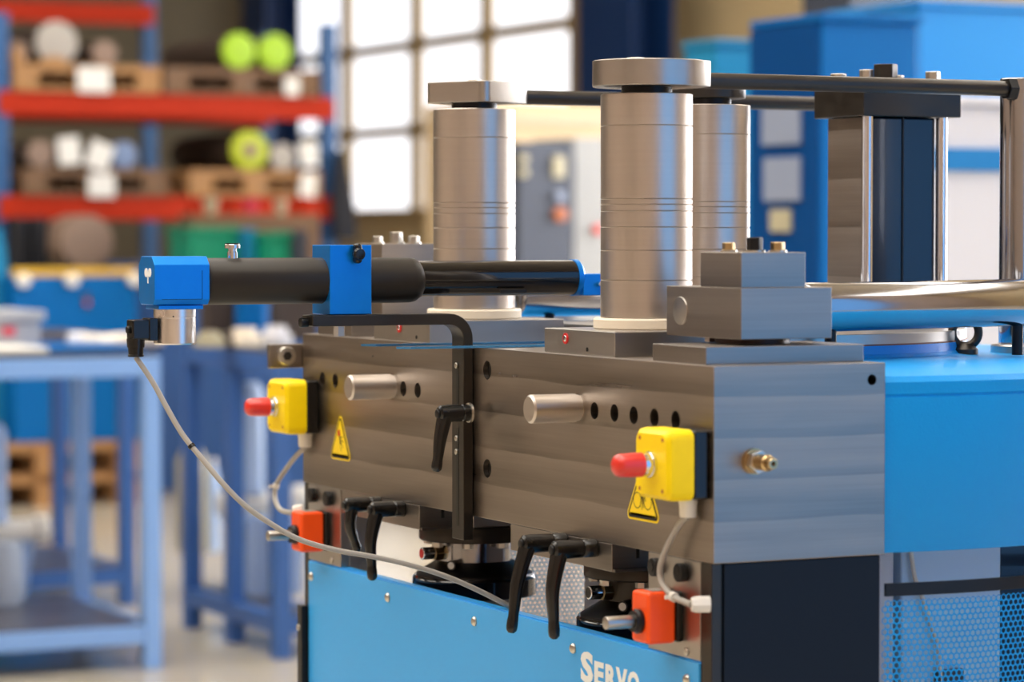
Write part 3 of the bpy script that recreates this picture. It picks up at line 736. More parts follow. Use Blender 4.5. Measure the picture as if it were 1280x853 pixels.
def sticker(xc, zb, side, kind, label):
    t = thing('warning_sticker', (xc, -.0003, zb), label, 'sticker', 'triangular warning stickers')
    h = side*.866
    def tri(s_, r, cx=xc, cz=zb+h/3):
        V = []; 
        vs = [(-side/2, -h/3), (side/2, -h/3), (0, 2*h/3)]
        for (x, z), a0 in zip(vs, (150, 270, 30)):
            x *= s_; z *= s_; L = math.hypot(x, z); ix, iz = x*(1-2*r/L), z*(1-2*r/L)
            for k in range(7):
                a = math.radians(a0+k*20); V.append((cx+ix+r*math.cos(a), cz+iz+r*math.sin(a)))
        return V
    MB().prism(tri(1, .006), 1, -.0005, -.0001).build('backing', 'yellow_sign', t, smooth=False)
    MB().prism(tri(.90, .004), 1, -.0008, -.0005).build('black_border', 'sign_black', t, smooth=False)
    MB().prism(tri(.78, .002), 1, -.0011, -.0008).build('yellow_field', 'yellow_sign', t, smooth=False)
    MB().box(xc-side*.36, xc+side*.36, -.0011, -.0008, zb+.004, zb+.0075).build('black_bar', 'sign_black', t, smooth=False)
    cz = zb+h*.36
    if kind == 'hand':      # crushed hand: palm with splayed fingers, a red mark
        for (a, b, w) in (((-.002, .013), (.002, -.002), .0045), ((.002, .002), (.010, -.006), .0016), ((0, 0), (.005, -.011), .0016), ((0, .004), (.012, .001), .0014), ((0, .006), (.010, .008), .0013), ((-.002, .010), (-.006, .016), .003)):
            p = Vector((xc+a[0], -.0012, cz+a[1])); q = Vector((xc+b[0], -.0012, cz+b[1])); d = (q-p).normalized(); nn = Vector((-d.z, 0, d.x))*w/2
            MB().add([p-nn, p+nn, q+nn*.7, q-nn*.7], [(0, 1, 2, 3)]).build('pictogram_stroke', 'sign_black', t, smooth=False)
        p = Vector((xc-.003, -.00125, cz+.012)); MB().add([p+Vector((-.005, 0, -.004)), p+Vector((.003, 0, -.003)), p+Vector((.003, 0, .005)), p+Vector((-.004, 0, .004))], [(0, 1, 2, 3)]).build('red_mark', 'red_print', t, smooth=False)
    else:                   # hand drawn in between two rollers
        for sx in (-1, 1):
            V = []; F = []; n = 24
            for i in range(n):
                a = 2*math.pi*i/n; V += [(xc+sx*.0115+.0088*math.cos(a), -.0012, cz-.003+.0088*math.sin(a)), (xc+sx*.0115+.0078*math.cos(a), -.0012, cz-.003+.0078*math.sin(a))]
            for i in range(n): j = (i+1) % n; F.append((2*i, 2*j, 2*j+1, 2*i+1))
            MB().add(V, F).build('pictogram_roller', 'sign_black', t, smooth=False)
        for (a, b, w) in (((-.004, .013), (.000, .000), .0060), ((-.002, .002), (-.005, -.010), .0018), ((0, .002), (-.001, -.012), .0018), ((.001, .002), (.003, -.010), .0018), ((.002, .006), (.007, -.003), .0016), ((-.004, .014), (-.012, .011), .0022)):
            p = Vector((xc+a[0], -.0012, cz+a[1])); q = Vector((xc+b[0], -.0012, cz+b[1])); d = (q-p).normalized(); nn = Vector((-d.z, 0, d.x))*w/2
            MB().add([p-nn, p+nn, q+nn*.7, q-nn*.7], [(0, 1, 2, 3)]).build('pictogram_stroke', 'sign_black', t, smooth=False)
sticker(-.9765, .9560, .073, 'hand', 'yellow triangular warning sticker with a hand symbol, fully visible on the beam')
sticker(-.1480, .9480, .078, 'rollers', 'yellow triangular warning sticker with two rollers, half behind the emergency stop')

# socket bolt lug at the far end of the beam
a = pl(337, 460, 0, -1.1120); b = pl(378, 430, 0, -1.1120)
t = thing('end_lug', (-1.115, a.y, a.z), 'small steel lug with a socket bolt at the far end of the beam', 'bracket')
MB().box(-1.1220, -1.1110, a.y, .030, a.z-.001, b.z).build('lug_plate', 'block_steel', t, bev=.0015)
c = pl(356, 445, 0, -1.110)
sb = MB().rcyl((-1.1105, c.y, c.z), (-1.1000, c.y, c.z), .0125, .0012, 28).build('socket_bolt', 'bolt_zinc', t)
MB().prism(hexpoly(c.y, c.z, .0065), 0, -1.1001, -1.0994).build('hex_socket', 'sign_black', sb)

# ================================================================== BACKGROUND
def face(x0, x1, y0, y1, d):
    """a +X-facing rectangle seen between the pixels, at depth d: X, Y0, Y1, Z0, Z1"""
    X = dep((x0+x1)/2, (y0+y1)/2, d).x; ym = (y0+y1)/2
    return X, pl(x0, ym, 0, X).y, pl(x1, ym, 0, X).y, pl((x0+x1)/2, y1, 0, X).z, pl((x0+x1)/2, y0, 0, X).z

# ---- pallet racking
def rack(px0, px1, d, beams, label, depth=1.0, ztop=2.4, back=True):
    X, ya, yb, _, _ = face(px0, px1, 200, 210, d)
    t = thing('pallet_rack', (X-depth/2, (ya+yb)/2, 0), label, 'rack', 'pallet racks')
    for y in (ya, yb):
        for xx in ((X-.05, X-depth) if back else (X-.05,)):
            MB().box(xx-.04, xx+.04, y-.04, y+.04, 0, ztop).build('upright', 'rack_blue', t, smooth=False)
        for z in (.4, 1.0, 1.6, 2.1):
            MB().box(X-depth, X-.05, y-.015, y+.015, z, z+.03).build('brace', 'rack_blue', t, smooth=False)
    Z = []
    for py in beams:
        z = pl((px0+px1)/2, py, 0, X).z; Z.append(z)
        for xx in ((X, X-depth+.05) if back else (X,)):
            MB().box(xx-.05, xx, ya-.02 if ya > -30 else ya, yb+.02, z-.062, z+.062).build('load_beam', 'rack_orange', t, smooth=False)
    return X, ya, yb, Z
RX, RY0, RY1, RZ = rack(3, 414, 15.7, (132, 260), 'blue and orange pallet rack holding rolls with lime end caps')
RX2, _, _, RZ2 = rack(-200, 190, 17.6, (12,), 'blue and orange pallet rack further back, its beam ending at a blue upright', back=False, ztop=3.0)

def pallet(y0, y1, z, wood, label):
    Xf = RX+.02; dx = 1.0
    t = thing('pallet', (Xf-dx/2, (y0+y1)/2, z), label, 'pallet', 'wooden pallets on the rack')
    for xx in (Xf-dx, Xf-dx/2-.05, Xf-.10):
        MB().box(xx, xx+.10, y0, y1, z, z+.022).build('bottom_board', wood, t, smooth=False)
        for k in (0, .5, 1):
            yy = y0 + (y1-y0-.13)*k
            MB().box(xx, xx+.10, yy, yy+.13, z+.022, z+.100).build('block', wood, t, smooth=False)
    for i in range(6):
        xx = Xf-dx+i*(dx-.14)/5
        MB().box(xx, xx+.14, y0, y1, z+.100, z+.140).build('top_board', wood, t, smooth=False)
    return z+.140
def ry(px): return pl(px, 200, 0, RX).y
zt1 = RZ[0]+.064; zt2 = RZ[1]+.064
pA = pallet(ry(17), ry(200), zt1, 'wood_pallet', 'light wooden pallet on the upper rack beam under the grey roll')
pB = pallet(ry(206), ry(398), zt1, 'wood_dark', 'dark wooden pallet on the upper rack beam under the two lime caps')
pC = pallet(ry(28), ry(207), zt2, 'wood_dark', 'dark wooden pallet on the lower rack beam behind white sheets')
pD = pallet(ry(236), ry(399), zt2, 'wood_pallet', 'light wooden pallet on the lower rack beam under one lime cap')
def roll(px, py, rpx, zs, capm, bodym, label, cat='roll', L=.8, spot=None):
    d = 15.7; r = rpx*d/3700; y = ry(px); z = zs + r
    t = thing('material_roll', (RX-.3, y, zs), label, cat, 'rolls lying on the rack')
    x1 = RX+.02 if capm.startswith('lime') or zs == pC or zs == pD else RX-.07
    MB().rcyl((x1-L, y, z), (x1-.03, y, z), r*.97, .006, 28).build('roll_body', bodym, t)
    MB().rcyl((x1-.03, y, z), (x1, y, z), r, .006, 28).build('end_cap', capm, t)
    if spot: MB().rcyl((x1, y, z), (x1+.006, y, z), r*.38, .002, 20).build('core_plug', spot, t)
roll(77, 53, 27, pA, 'roll_grey', 'roll_dark', 'large roll with grey end on the light upper pallet')
roll(137, 67, 16, pA, 'roll_brown', 'roll_dark', 'small roll with brown end on the light upper pallet')
roll(298, 66, 22.5, pB, 'lime_cap', 'roll_dark', 'roll with lime green end cap beside the pallet gap, on the dark upper pallet', L=1.0)
roll(343, 66, 22.5, pB, 'lime_cap', 'roll_dark', 'roll with lime green end cap overlapping the window, on the dark upper pallet', L=1.0)
roll(311, 178, 25, pD, 'lime_cap_dull', 'roll_dark', 'roll with lime ring and brown core on the lower pallet', L=1.0, spot='roll_brown')
roll(352, 178, 17, pD, 'roll_grey', 'roll_brown', 'roll with grey end beside the lime ringed roll')
roll(154, 195, 17, pC, 'roll_blue', 'roll_dark', 'roll with grey blue end on the dark lower pallet')
roll(120, 195, 15, pC, 'roll_dark', 'roll_dark', 'dark roll between the white sheets on the lower pallet')
roll(85, 195, 15, pC, 'roll_dark', 'roll_dark', 'dark roll behind the left white sheet on the lower pallet')
roll(50, 195, 17, pC, 'roll_brown', 'roll_dark', 'brown roll at the end of the dark lower pallet')
roll(28, 60, 14, pA, 'roll_brown', 'roll_dark', 'brown roll behind the wood offcuts on the upper pallet')
def sheet(px, py, w, h, label, rot=0, dx=.035):
    s_ = 15.66/3700; c = Vector((RX+dx, ry(px), pl(px, py, 0, RX).z)); mb = MB(); v = []
    a = math.radians(rot)
    for sx in (0, .004):
        for u, q in ((-1, -1), (1, -1), (1, 1), (-1, 1)):
            yy, zz = u*w*s_/2, q*h*s_/2; v.append((c.x+sx, c.y+yy*math.cos(a)-zz*math.sin(a), c.z+yy*math.sin(a)+zz*math.cos(a)))
    mb.add(v, [(3, 2, 1, 0), (4, 5, 6, 7), (0, 1, 5, 4), (1, 2, 6, 5), (2, 3, 7, 6), (3, 0, 4, 7)])
    tag(mb.build('paper_sheet', 'paper_white', None, smooth=False), label, 'paper', 'white sheets on the rack goods')
sheet(115, 100, 42, 31, 'wide white sheet on the upper pallet below the small brown roll')
sheet(83, 189, 28, 34, 'white sheet on a dark roll, the one further from the blue grey roll', 6, .045)
sheet(121, 195, 30, 34, 'tilted white sheet on a dark roll beside the blue grey roll', -20, .045)
sheet(124, 232, 34, 29, 'white sheet on the dark lower pallet, below two others')
sheet(362, 108, 20, 24, 'narrow white sheet at the end of the dark upper pallet')
sheet(381, 192, 24, 30, 'white sheet near the hanging dark cloth on the lower pallet goods', 10, .05)
sheet(382, 232, 22, 30, 'pale sheet on the light lower pallet end', -8)
# wood offcuts
for (px0, px1, py0, py1, lb) in ((14, 30, 72, 90, 'raw wood offcut standing at the end of the light upper pallet'), (52, 84, 84, 92, 'raw flat wood offcut below the grey roll')):
    s_ = RX+.03; z0 = pA
    tag(MB().prism([(ry(px0), z0), (ry(px1), z0), (ry(px1-3), z0+(py1-py0)*.00424), (ry((px0+px1)/2), z0+(py1-py0)*.0052), (ry(px0+2), z0+(py1-py0)*.0036)], 0, RX-.06, RX+.02).build('wood_offcut', 'wood_pallet', None, smooth=False, bev=.004), lb, 'wood', 'wood offcuts')
# dark cloth on the upright
p = (RX, pl(411, 240, 0, RX+.05).y, pl(440, 240, 0, RX+.05).y, pl(425, 300, 0, RX+.05).z, pl(425, 188, 0, RX+.05).z)
mb = MB(); V = []; F = []; n = 14; m_ = 10
for j in range(m_+1):
    f = j/m_
    for i in range(n):
        a = 2*math.pi*i/n; w = (p[2]-p[1])/2*(.35+.65*min(1, f*1.6)); 
        V.append((RX+.045+.06*math.sin(a)*(.5+f*.5)*(1+.25*math.sin(3*a+f)), (p[1]+p[2])/2+.02*f+w*math.cos(a)*(1+.12*math.sin(5*a)), p[4]-(p[4]-p[3])*f))
for j in range(m_):
    for i in range(n): k_ = (i+1) % n; F.append((j*n+i, j*n+k_, (j+1)*n+k_, (j+1)*n+i))
F.append(tuple(range(n))); F.append(tuple(range(m_*n, m_*n+n)))
tag(mb.add(V, F).build('hanging_cloth', 'cloth_dark', None), 'dark cloth hanging from the rack upright beside the window', 'cloth')
# stuff on the floor in front of the rack: boxes, rolls, drum
def crate(px0, px1, py0, py1, d, m_, label, name='storage_crate', cat='crate', depth=.5, z0=None, rim=True, group=None, parts=()):
    X, ya, yb, zb_, zt_ = face(px0, px1, py0, py1, d)
    if z0 is not None: zb_ = z0
    t = thing(name, (X-depth/2, (ya+yb)/2, zb_), label, cat, group)
    MB().box(X-depth, X, ya, yb, zb_, zt_-(.03 if rim else 0)).build('body', m_, t, bev=.006)
    if rim: MB().box(X-depth-.012, X+.012, ya-.012, yb+.012, zt_-.0295, zt_).build('rim', m_, t, bev=.004)
    for (a, b, c_, d_, pm, nm) in parts:
        u0 = pl(a, (py0+py1)/2, 0, X).y; u1 = pl(b, (py0+py1)/2, 0, X).y; w0 = pl((px0+px1)/2, d_, 0, X).z; w1 = pl((px0+px1)/2, c_, 0, X).z
        MB().box(X+.0005, X+.012, u0, u1, w0, w1).build(nm, pm, t, bev=.002)
    return t, X, ya, yb, zb_, zt_
# low trestle of crates below the lower rack beam
t, X, ya, yb, zb_, zt_ = crate(195, 410, 330, 345, 14.6, 'bench_navy', 'long dark platform carrying the green crates in front of the rack', 'low_platform', 'platform', 1.0, 0, rim=False)
ZP = zt_
crate(237, 297, 284, 332, 14.5, 'green_plastic', 'green plastic crate on the dark platform, the wider one', z0=ZP, depth=.3, group='green crates')
crate(307, 320, 286, 332, 14.5, 'machine_teal', 'pale teal box beside the wide green crate', 'storage_box', 'box', z0=ZP, depth=.3, rim=False)
crate(334, 362, 290, 332, 14.4, 'green_plastic', 'green plastic crate on the dark platform, the narrower one', z0=ZP, depth=.3, group='green crates')
crate(370, 386, 288, 332, 14.4, 'cabinet_dark', 'dark box beside the narrow green crate', 'storage_box', 'box', z0=ZP, depth=.3, rim=False)
t, X, ya, yb, zb_, zt_ = crate(240, 400, 268, 284, 14.9, 'wood_dark', 'dark board lying across the goods behind the green crates', 'wood_board', 'board', .2, ZP, rim=False)
ztray = zt_
for i, (px, py, r, m_, lb) in enumerate(((250, 262, 7, 'rack_orange', 'orange tub on the dark board'), (272, 250, 10, 'knob_beige', 'beige tub on the dark board'), (296, 264, 9, 'rack_orange', 'orange tub on the dark board, between beige and maroon'), (322, 258, 10, 'label_red', 'maroon tub on the dark board'), (360, 262, 9, 'knob_beige', 'beige tub on the dark board near the cloth'), (385, 256, 11, 'rack_orange', 'large orange red tub on the dark board near the cloth'))):
    q = pl(px, py, 0, X); s_ = r*14.9/3700
    t = thing('plastic_tub', (X-.1, q.y, ztray), lb, 'tub', 'small coloured tubs')
    MB().lathe((X-.1, q.y, ztray), (0, 0, 1), [(0, s_*.7), (s_*1.7, s_)], 20).build('tub', m_, t)
    MB().lathe((X-.1, q.y, ztray+s_*1.7), (0, 0, 1), [(0, s_*1.08), (.012, s_*1.08)], 20).build('lid', m_, t)
# big roll under the rack
d = 15.0; r = 34*d/3700; q = dep(110, 303, d)
t = thing('material_roll', (q.x, q.y, 0), 'large brown roll standing on a dark stand below the rack', 'roll', 'rolls lying on the rack')
MB().rcyl((q.x-.34, q.y, q.z), (q.x, q.y, q.z), r, .01, 36).build('roll_body', 'roll_brown', t)
MB().box(q.x-.30, q.x-.05, q.y-.11, q.y+.11, 0, q.z-r+.02).build('stand', 'cabinet_dark', t)
for px0, px1, lb in ((24, 41, 'dark tall box below the rack, next to the slanted blue arm'), (44, 66, 'dark tall box below the rack, next to the large brown roll')):
    crate(px0, px1-6, 272, 340, 15.15, 'cloth_dark', lb, 'storage_box', 'box', .25, 0, rim=False)

# ---- blue machine with yellow rail
t, X, ya, yb, zb_, zt_ = crate(18, 172, 345, 552, 13.7, 'machine_blue', 'low blue machine with a yellow top rail, standing on two stacked pallets', 'blue_machine', 'machine', .5, rim=False)
ZM = zb_; XMch = X
yr = MB().box(X-.06, X, ya, yb, zt_, zt_+.035).build('top_rail', 'yellow_rail', t, bev=.004)
for px in (27, 88, 166):
    q = pl(px, 350, 0, X); MB().rcyl((X, q.y, zt_-.018), (X+.05, q.y, zt_-.018), .030, .006, 20).build('roller', 'white_plastic', t)
q = pl(108, 376, 0, X); MB().box(X, X+.012, q.y-.014, q.y+.014, q.z-.033, q.z+.033).build('switch_plate', 'cabinet_dark', t, bev=.003)
MB().box(X+.012, X+.018, q.y-.008, q.y+.008, q.z-.02, q.z).build('red_switch', 'red_plastic', t, bev=.002)
# slanted blue arm at the picture edge
X2, y_a, y_b, z_a, z_b = face(-60, 17, 285, 420, 13.7)
tag(MB().prism([(y_a, ZM), (y_b, ZM), (y_b, z_a+.05), (y_b-.035, z_b-.12), (y_b-.06, z_b), (y_a, z_b)], 0, X2-.4, X2).build('blue_column', 'machine_teal', None, bev=.008), 'slanted blue machine arm beside the low machine with yellow rail', 'machine part')

# ---- work benches
def bench(corner_px, foot_y, length_y, length_x, ztop, leg, label, legs_x=(0, 1), topm='bench_top', railm='bench_blue', grp='blue steel work benches', rail=.06):
    """corner_px: right edge of the near leg; bench runs from there to -Y (length_y<0) or +Y and back along -X"""
    q = pl(corner_px, foot_y, 2, 0); X, Y = q.x, q.y
    x0, x1 = X-length_x, X; y0, y1 = sorted((Y, Y+length_y))
    t = thing('work_bench', ((x0+x1)/2, (y0+y1)/2, 0), label, 'bench', grp)
    xs = [x1-leg/2-(length_x-leg)*k for k in legs_x]
    for xx in xs:
        for yy in (y0+leg/2, y1-leg/2):
            MB().box(xx-leg/2, xx+leg/2, yy-leg/2, yy+leg/2, 0, ztop-rail).build('leg', railm, t, bev=.004)
    zr = ztop
    for xx in (x1-leg/2, x0+leg/2):
        MB().box(xx-leg/2, xx+leg/2, y0, y1, zr-rail, zr-.004).build('top_rail', railm, t, bev=.003)
        MB().box(xx-leg/2+.002, xx+leg/2-.002, y0+leg, y1-leg, .074, .128).build('lower_rail', railm, t, bev=.003)
    for yy in (y0+leg/2, y1-leg/2):
        MB().box(x0+leg, x1-leg, yy-leg/2, yy+leg/2, zr-rail, zr-.004).build('top_rail', railm, t, bev=.003)
        MB().box(x0+leg, x1-leg, yy-leg/2+.002, yy+leg/2-.002, .074, .128).build('lower_rail', railm, t, bev=.003)
    MB().box(x0+.005, x1-.005, y0+.005, y1-.005, zr-.004, zr+.006).build('worktop', topm, t, bev=.002)
    MB().box(x0+.01, x1-.01, y0+leg, y1-leg, .128, .134).build('shelf', 'shelf_sheet', t)
    return x0, x1, y0, y1
b1 = bench(203, 836, -1.5, .70, .905, .052, 'light blue steel bench with a pale bin on its lower shelf')
b2 = bench(345, 826, .2, .82, .905, .052, 'blue steel bench directly behind the press, with bins on the shelf', (0, .5, 1), railm='bench_navy')
# right leg of b2 must face the camera corner
b3 = bench(170, 757, -1.5, .8, .905, .05, 'dark blue steel bench behind the light blue one', railm='bench_navy')
# goods on the first bench
def bin_(x, y, z, w, l, h, m_, label, group='bins on the bench shelves'):
    t = thing('plastic_bin', (x, y, z), label, 'bin', group)
    V = []; 
    prof = [(.82, 0), (1, h), (1.06, h), (1.06, h+.018), (.96, h+.018), (.80, .012)]
    rings = [[Vector((x+sx*w/2*s_, y+sy*l/2*s_, z+zz)) for sx, sy in ((-1, -1), (1, -1), (1, 1), (-1, 1))] for s_, zz in prof]
    F = []
    for k in range(len(rings)-1):
        for i in range(4): j = (i+1) % 4; F.append((k*4+i, k*4+j, (k+1)*4+j, (k+1)*4+i))
    F.append((0, 1, 2, 3)); n = len(rings)-1; F.append((n*4, n*4+1, n*4+2, n*4+3))
    MB().add([p for r in rings for p in r], F).build('tub', m_, t, bev=.004)
    MB().box(x+w/2*.98, x+w/2*1.12, y-l*.12, y+l*.12, z+h*.86, z+h*.96).build('handle', m_, t, bev=.003)
    return t
q = pl(8, 752, 2, .134)
bin_(q.x-.18, q.y, .134, .32, .32*.6, .165, 'bin_blue', 'pale blue bin on the lower shelf of the light blue bench')
def pump(x, y, z, s_, label):
    t = thing('filter_unit', (x, y, z), label, 'filter unit', 'pale filter units with bowls')
    MB().lathe((x, y, z), (0, 0, 1), [(0, .05*s_), (.02*s_, .06*s_), (.17*s_, .055*s_), (.18*s_, .045*s_)], 24).build('bowl', 'bin_grey', t)
    MB().rcyl((x, y-.10*s_, z+.205*s_), (x, y+.10*s_, z+.205*s_), .030*s_, .006, 20).build('head', 'white_plastic', t)
    MB().rcyl((x, y+.09*s_, z+.205*s_), (x, y+.13*s_, z+.205*s_), .040*s_, .008, 20).build('end_knob', 'white_plastic', t)
    MB().lathe((x, y-.02*s_, z+.23*s_), (0, 0, 1), [(0, .036*s_), (.25*s_, .034*s_), (.27*s_, .02*s_)], 24).build('canister', 'bin_blue', t)
q = pl(2, 700, 2, .134)
q0 = pl(10, 640, 0, b1[0]+.32)
pump(b1[0]+.12, pl(2, 640, 0, b1[0]+.12).y, .134, 1.1, 'pale filter unit standing behind the bin on the light blue bench')
# goods on the bench tops
t, X, ya, yb, zb_, zt_ = crate(-20, 51, 389, 436, 8.75, 'crate_grey', 'grey plastic crate with pink print on the light blue bench', z0=.911, depth=.35, parts=((2, 18, 409, 419, 'label_red', 'pink_print'),))
q = pl(97, 408, 0, b1[0]+.25); qe = pl(165, 408, 0, b1[0]+.25)
t = thing('wooden_tool', ((q.x), (q.y+qe.y)/2, .911), 'pale wooden handled tool lying across the light blue bench', 'tool')
MB().tube(spline([(q.x, q.y, .935), (q.x, q.y+.05, .936), (q.x-.02, (q.y+qe.y)/2, .932), (q.x-.05, qe.y-.03, .935), (q.x-.08, qe.y+.12, .936)], 6), [.024]*4+[.018]*18+[.024]*3, 14).build('handle', 'nylon_white', t)
MB().rcyl((q.x, q.y-.03, .935), (q.x, q.y+.03, .935), .0242, .006, 18).build('end_cap', 'machine_white', t)
for px, m_, w, lb in ((20, 'paper_white', .16, 'white folded cloth at the edge of the light blue bench'), (110, 'machine_blue', .30, 'flat blue tray on the light blue bench')):
    yy = pl(px, 440, 0, b1[1]-.2).y
    mb = MB().box(b1[1]-.45, b1[1]-.12, yy-w/2, yy+w/2, .9112, .927)
    tag(mb.build('flat_tray' if w > .2 else 'folded_cloth', m_, None, bev=.006), lb, 'tray' if w > .2 else 'cloth')
# goods on the second bench
for px, r, h, m_, lb in ((262, .050, .045, 'knob_beige', 'beige round part on the bench behind the press, furthest from the lug'), (306, .055, .055, 'nylon_white', 'pale round part on the bench behind the press, in front of the blue canister'), (345, .050, .060, 'machine_white', 'white round part on the bench behind the press, next to the steel lug'), (285, .03, .04, 'roll_dark', 'small dark round part on the bench behind the press')):
    q = pl(px, 430, 0, b2[0]+.45)
    t = thing('turned_part', (q.x, q.y, .911), lb, 'round part', 'round parts on the bench')
    MB().lathe((q.x, q.y, .911), (0, 0, 1), [(0, r*.9), (.004, r), (h*.6, r), (h*.62, r*.7), (h, r*.65)], 28).build('disc', m_, t)
    MB().cyl((q.x, q.y, .911+h), (q.x, q.y, .911+h+.004), r*.3, n=16).build('hub_ring', 'ground_steel', t)
q = pl(315, 400, 0, b2[0]+.12)
t = thing('blue_canister', (q.x, q.y, .911), 'blue canister on the bench behind the press', 'canister')
MB().lathe((q.x, q.y, .911), (0, 0, 1), [(0, .050), (.004, .054), (.14, .054), (.16, .03), (.165, .03)], 28).build('can', 'machine_blue', t)
MB().cyl((q.x, q.y, 1.076), (q.x, q.y, 1.092), .032, n=24).build('lid', 'green_plastic', t)
for px, w, lb in ((278, .12, 'maroon brown carton on the bench behind the press, at its far edge'), (366, .16, 'maroon brown carton on the bench behind the press, near the lug')):
    q = pl(px, 400, 0, b2[0]+.05)
    t = thing('carton', (q.x, q.y, .911), lb, 'box', 'maroon cartons')
    MB().box(q.x-.05, q.x+.02, q.y-w/2, q.y+w/2, .911, 1.04).build('box', 'roll_dark', t, bev=.004)
    MB().box(q.x-.052, q.x+.022, q.y-w/2-.002, q.y+w/2+.002, 1.0405, 1.060).build('lid', 'roll_dark', t, bev=.003)
# goods on the second bench's shelf
q = pl(318, 738, 0, b2[0]+.30); bin_(q.x, q.y, .134, .16, .070, .22, 'bin_blue', 'pale blue bin on the shelf behind the press, nearer the bench leg')
q = pl(357, 738, 0, b2[0]+.30); bin_(q.x, q.y, .134, .16, .072, .20, 'bin_blue', 'pale blue bin on the shelf behind the press, nearer the press')
q = pl(312, 700, 2, .134); pump(b2[0]+.13, pl(322, 640, 0, b2[0]+.13).y, .134, 1.3, 'pale filter unit on the shelf of the bench behind the press')
for px, m_, h, lb in ((240, 'knob_beige', .38, 'beige canister on the shelf of the bench behind the press'), (268, 'bin_blue', .30, 'slim pale blue bottle on the shelf of the bench behind the press')):
    q = pl(px, 690, 2, .134); r = .055 if h > .35 else .02
    t = thing('canister', (q.x, q.y, .134), lb, 'canister', 'shelf canisters')
    MB().lathe((q.x, q.y, .134), (0, 0, 1), [(0, r*.9), (.01, r), (h*.85, r), (h, r*.5)], 24).build('can', m_, t)
    MB().cyl((q.x, q.y, .134+h), (q.x, q.y, .134+h+.03), r*.45, n=16).build('lid', 'machine_white', t)
# blue cabinet and pallets far behind the benches
fy0, fy1 = pl(-60, 580, 0, XMch).y, pl(178, 580, 0, XMch).y; hz = ZM/2-.001
for lv, lb in ((0, 'wooden pallet on the floor, the bottom one under the blue machine'), (1, 'wooden pallet stacked on another, directly under the blue machine')):
    z0 = lv*(hz+.001)
    t = thing('floor_pallet', (XMch-.3, (fy0+fy1)/2, z0), lb, 'pallet', 'stacked pallets under the blue machine')
    for k in (0, .5, 1):
        for j in (0, .5, 1):
            yy = fy0+(fy1-fy0-.14)*k; xx = XMch-.05-.5*j
            MB().box(xx, xx+.1, yy, yy+.14, z0, z0+hz-.045).build('block', 'wood_pallet', t, smooth=False)
    for j in range(5):
        xx = XMch-.09-.46*j/4; MB().box(xx, xx+.10, fy0, fy1, z0+hz-.045, z0+hz).build('top_board', 'wood_pallet', t, smooth=False)

# ---- window side: casing, control cabinet, steel column
t, X, ya, yb, zb_, zt_ = crate(600, 760, 128, 400, 13.5, 'casing_beige', 'beige machine casing below the window, behind the dark control cabinet', 'machine_casing', 'machine', .6, 0, rim=False)
MB().box(X+.0005, X+.02, ya, yb, zt_-.10, zt_-.06).build('ledge', 'knob_beige', t)
t, X, ya, yb, zb_, zt_ = crate(644, 716, 178, 400, 12.4, 'cabinet_dark', 'dark grey control cabinet with beige dials and an orange lamp', 'control_cabinet', 'cabinet', .45, 0, rim=False)
for px, py, w, h, m_, nm in ((652, 199, 8, 12, 'knob_beige', 'dial'), (652, 216, 8, 12, 'knob_beige', 'dial'), (697, 209, 17, 28, 'knob_beige', 'display'), (697, 246, 15, 14, 'panel_grey', 'dial'), (698, 268, 14, 18, 'lamp_orange', 'indicator_lamp')):
    q = pl(px, py, 0, X); s_ = 12.4/3700
    if nm == 'display': MB().box(X, X+.02, q.y-w*s_/2, q.y+w*s_/2, q.z-h*s_/2, q.z+h*s_/2).build(nm, m_, t, bev=.008)
    else: MB().rcyl((X, q.y, q.z), (X+.03, q.y, q.z), h*s_/2, .004, 18).build(nm, m_, t)
MB().box(X, X+.006, ya+.01, ya+.015, .2, zt_-.02).build('door_gap', 'sign_black', t)
t, X, ya, yb, zb_, zt_ = crate(717, 762, 172, 400, 12.6, 'cabinet_grey', 'light grey cabinet beside the dark control cabinet', 'grey_cabinet', 'cabinet', .4, 0, rim=False)
q = pl(745, 287, 0, X); MB().rcyl((X, q.y, q.z), (X+.03, q.y, q.z), .02, .004, 16).build('red_knob', 'red_plastic', t)
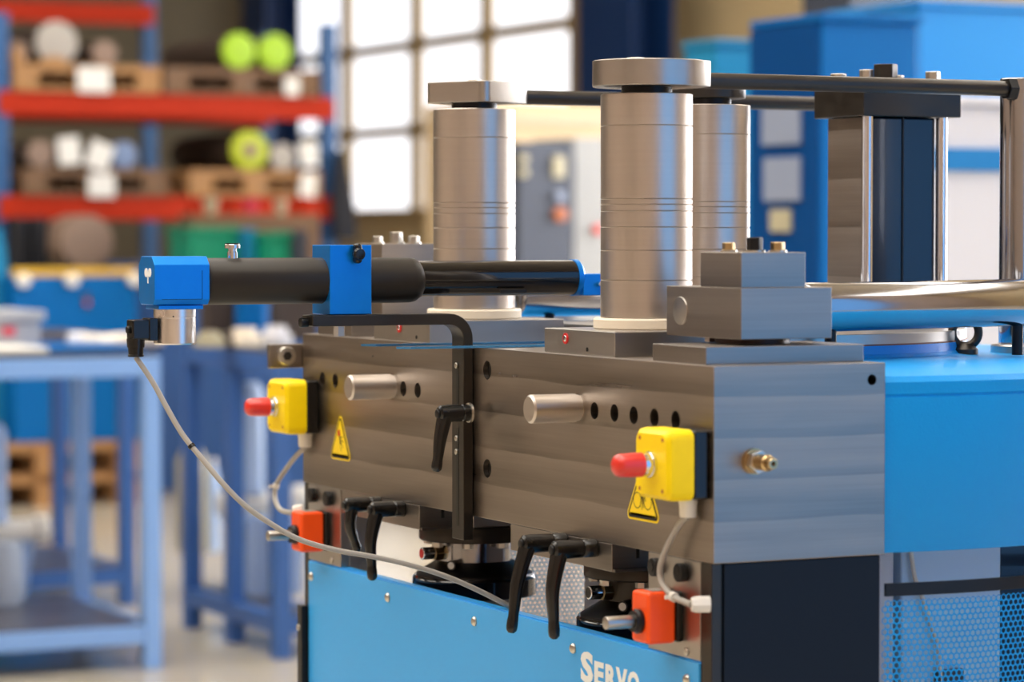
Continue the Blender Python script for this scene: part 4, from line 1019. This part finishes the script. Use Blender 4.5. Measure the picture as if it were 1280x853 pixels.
for (pa, pb, mm, lb, yy) in ((722, 790, 'column_blue', 'dark blue steel hall column right of the window', 7.3), (303, 333, 'column_blue', 'dark blue steel hall column at the window corner', 7.3)):
    xa = pl(pa, 60, 1, yy).x; xb = pl(pb, 60, 1, yy).x; xa, xb = sorted((xa, xb))
    t = thing('steel_column', ((xa+xb)/2, yy, 0), lb, 'column', 'steel hall columns')
    MB().box(xa, xb, yy, yy+.02, 0, ZC).build('flange', mm, t, smooth=False); MB().box(xa, xb, yy+.28, yy+.30, 0, ZC).build('flange', mm, t, smooth=False)
    MB().box((xa+xb)/2-.01, (xa+xb)/2+.01, yy+.0205, yy+.2795, 0, ZC).build('web', mm, t, smooth=False)
# window door frame (heavier) in the lower middle field
# ---- blue machines at the right
def cab(px0, px1, py0, d, m_, label, depth, parts=()):
    t, X, ya, yb, zb_, zt_ = crate(px0, px1, py0, 420, d, m_, label, 'machine_cabinet', 'cabinet', depth, 0, rim=False, parts=parts)
    MB().box(X-depth, X+.015, ya-.01, yb+.01, zt_, zt_+.02).build('roof_panel', m_, t, bev=.004)
    return t
cab(1148, 1430, 14, 8.8, 'machine_blue_light', 'light blue tall machine cabinet behind the steel post', .5)
t = cab(1026, 1147, 28, 8.0, 'machine_blue', 'mid blue machine cabinet with grey side hatches behind the ram column', .36)
X, ya, yb, zb_, zt_ = face(1026, 1147, 28, 420, 8.0)
sp = MB().box(X-.355, X-.005, ya-.012, ya-.0005, 0, zt_-.004).build('shaded_side', 'machine_blue_shaded', t, bev=.002)  # same blue cabinet side, its shade painted as a darker colour
for (a_, b_, c_, d_, mm) in ((955, 1002, 130, 182, 'panel_grey'), (957, 1002, 196, 252, 'panel_grey'), (965, 990, 262, 290, 'knob_beige')):
    p0 = pl(a_, d_, 1, ya-.013); p1 = pl(b_, c_, 1, ya-.013); MB().box(p0.x, p1.x, ya-.022, ya-.0125, p0.z, p1.z).build('hatch', mm, sp, bev=.002)
cab(893, 952, 58, 9.4, 'machine_teal', 'teal blue machine cabinet beside the one with grey hatches', .2)
cab(1062, 1150, -12, 10.4, 'cabinet_dark', 'dark tall machine behind the blue cabinets', .32)
cab(1106, 1330, 132, 6.6, 'machine_white', 'white machine cabinet with a blue band behind the steel post', .2,
    ((1106, 1330, 186, 214, 'machine_blue_light', 'blue_band'),))

# tidy helper properties
for o in bpy.data.objects:
    if '_o' in o: del o['_o']
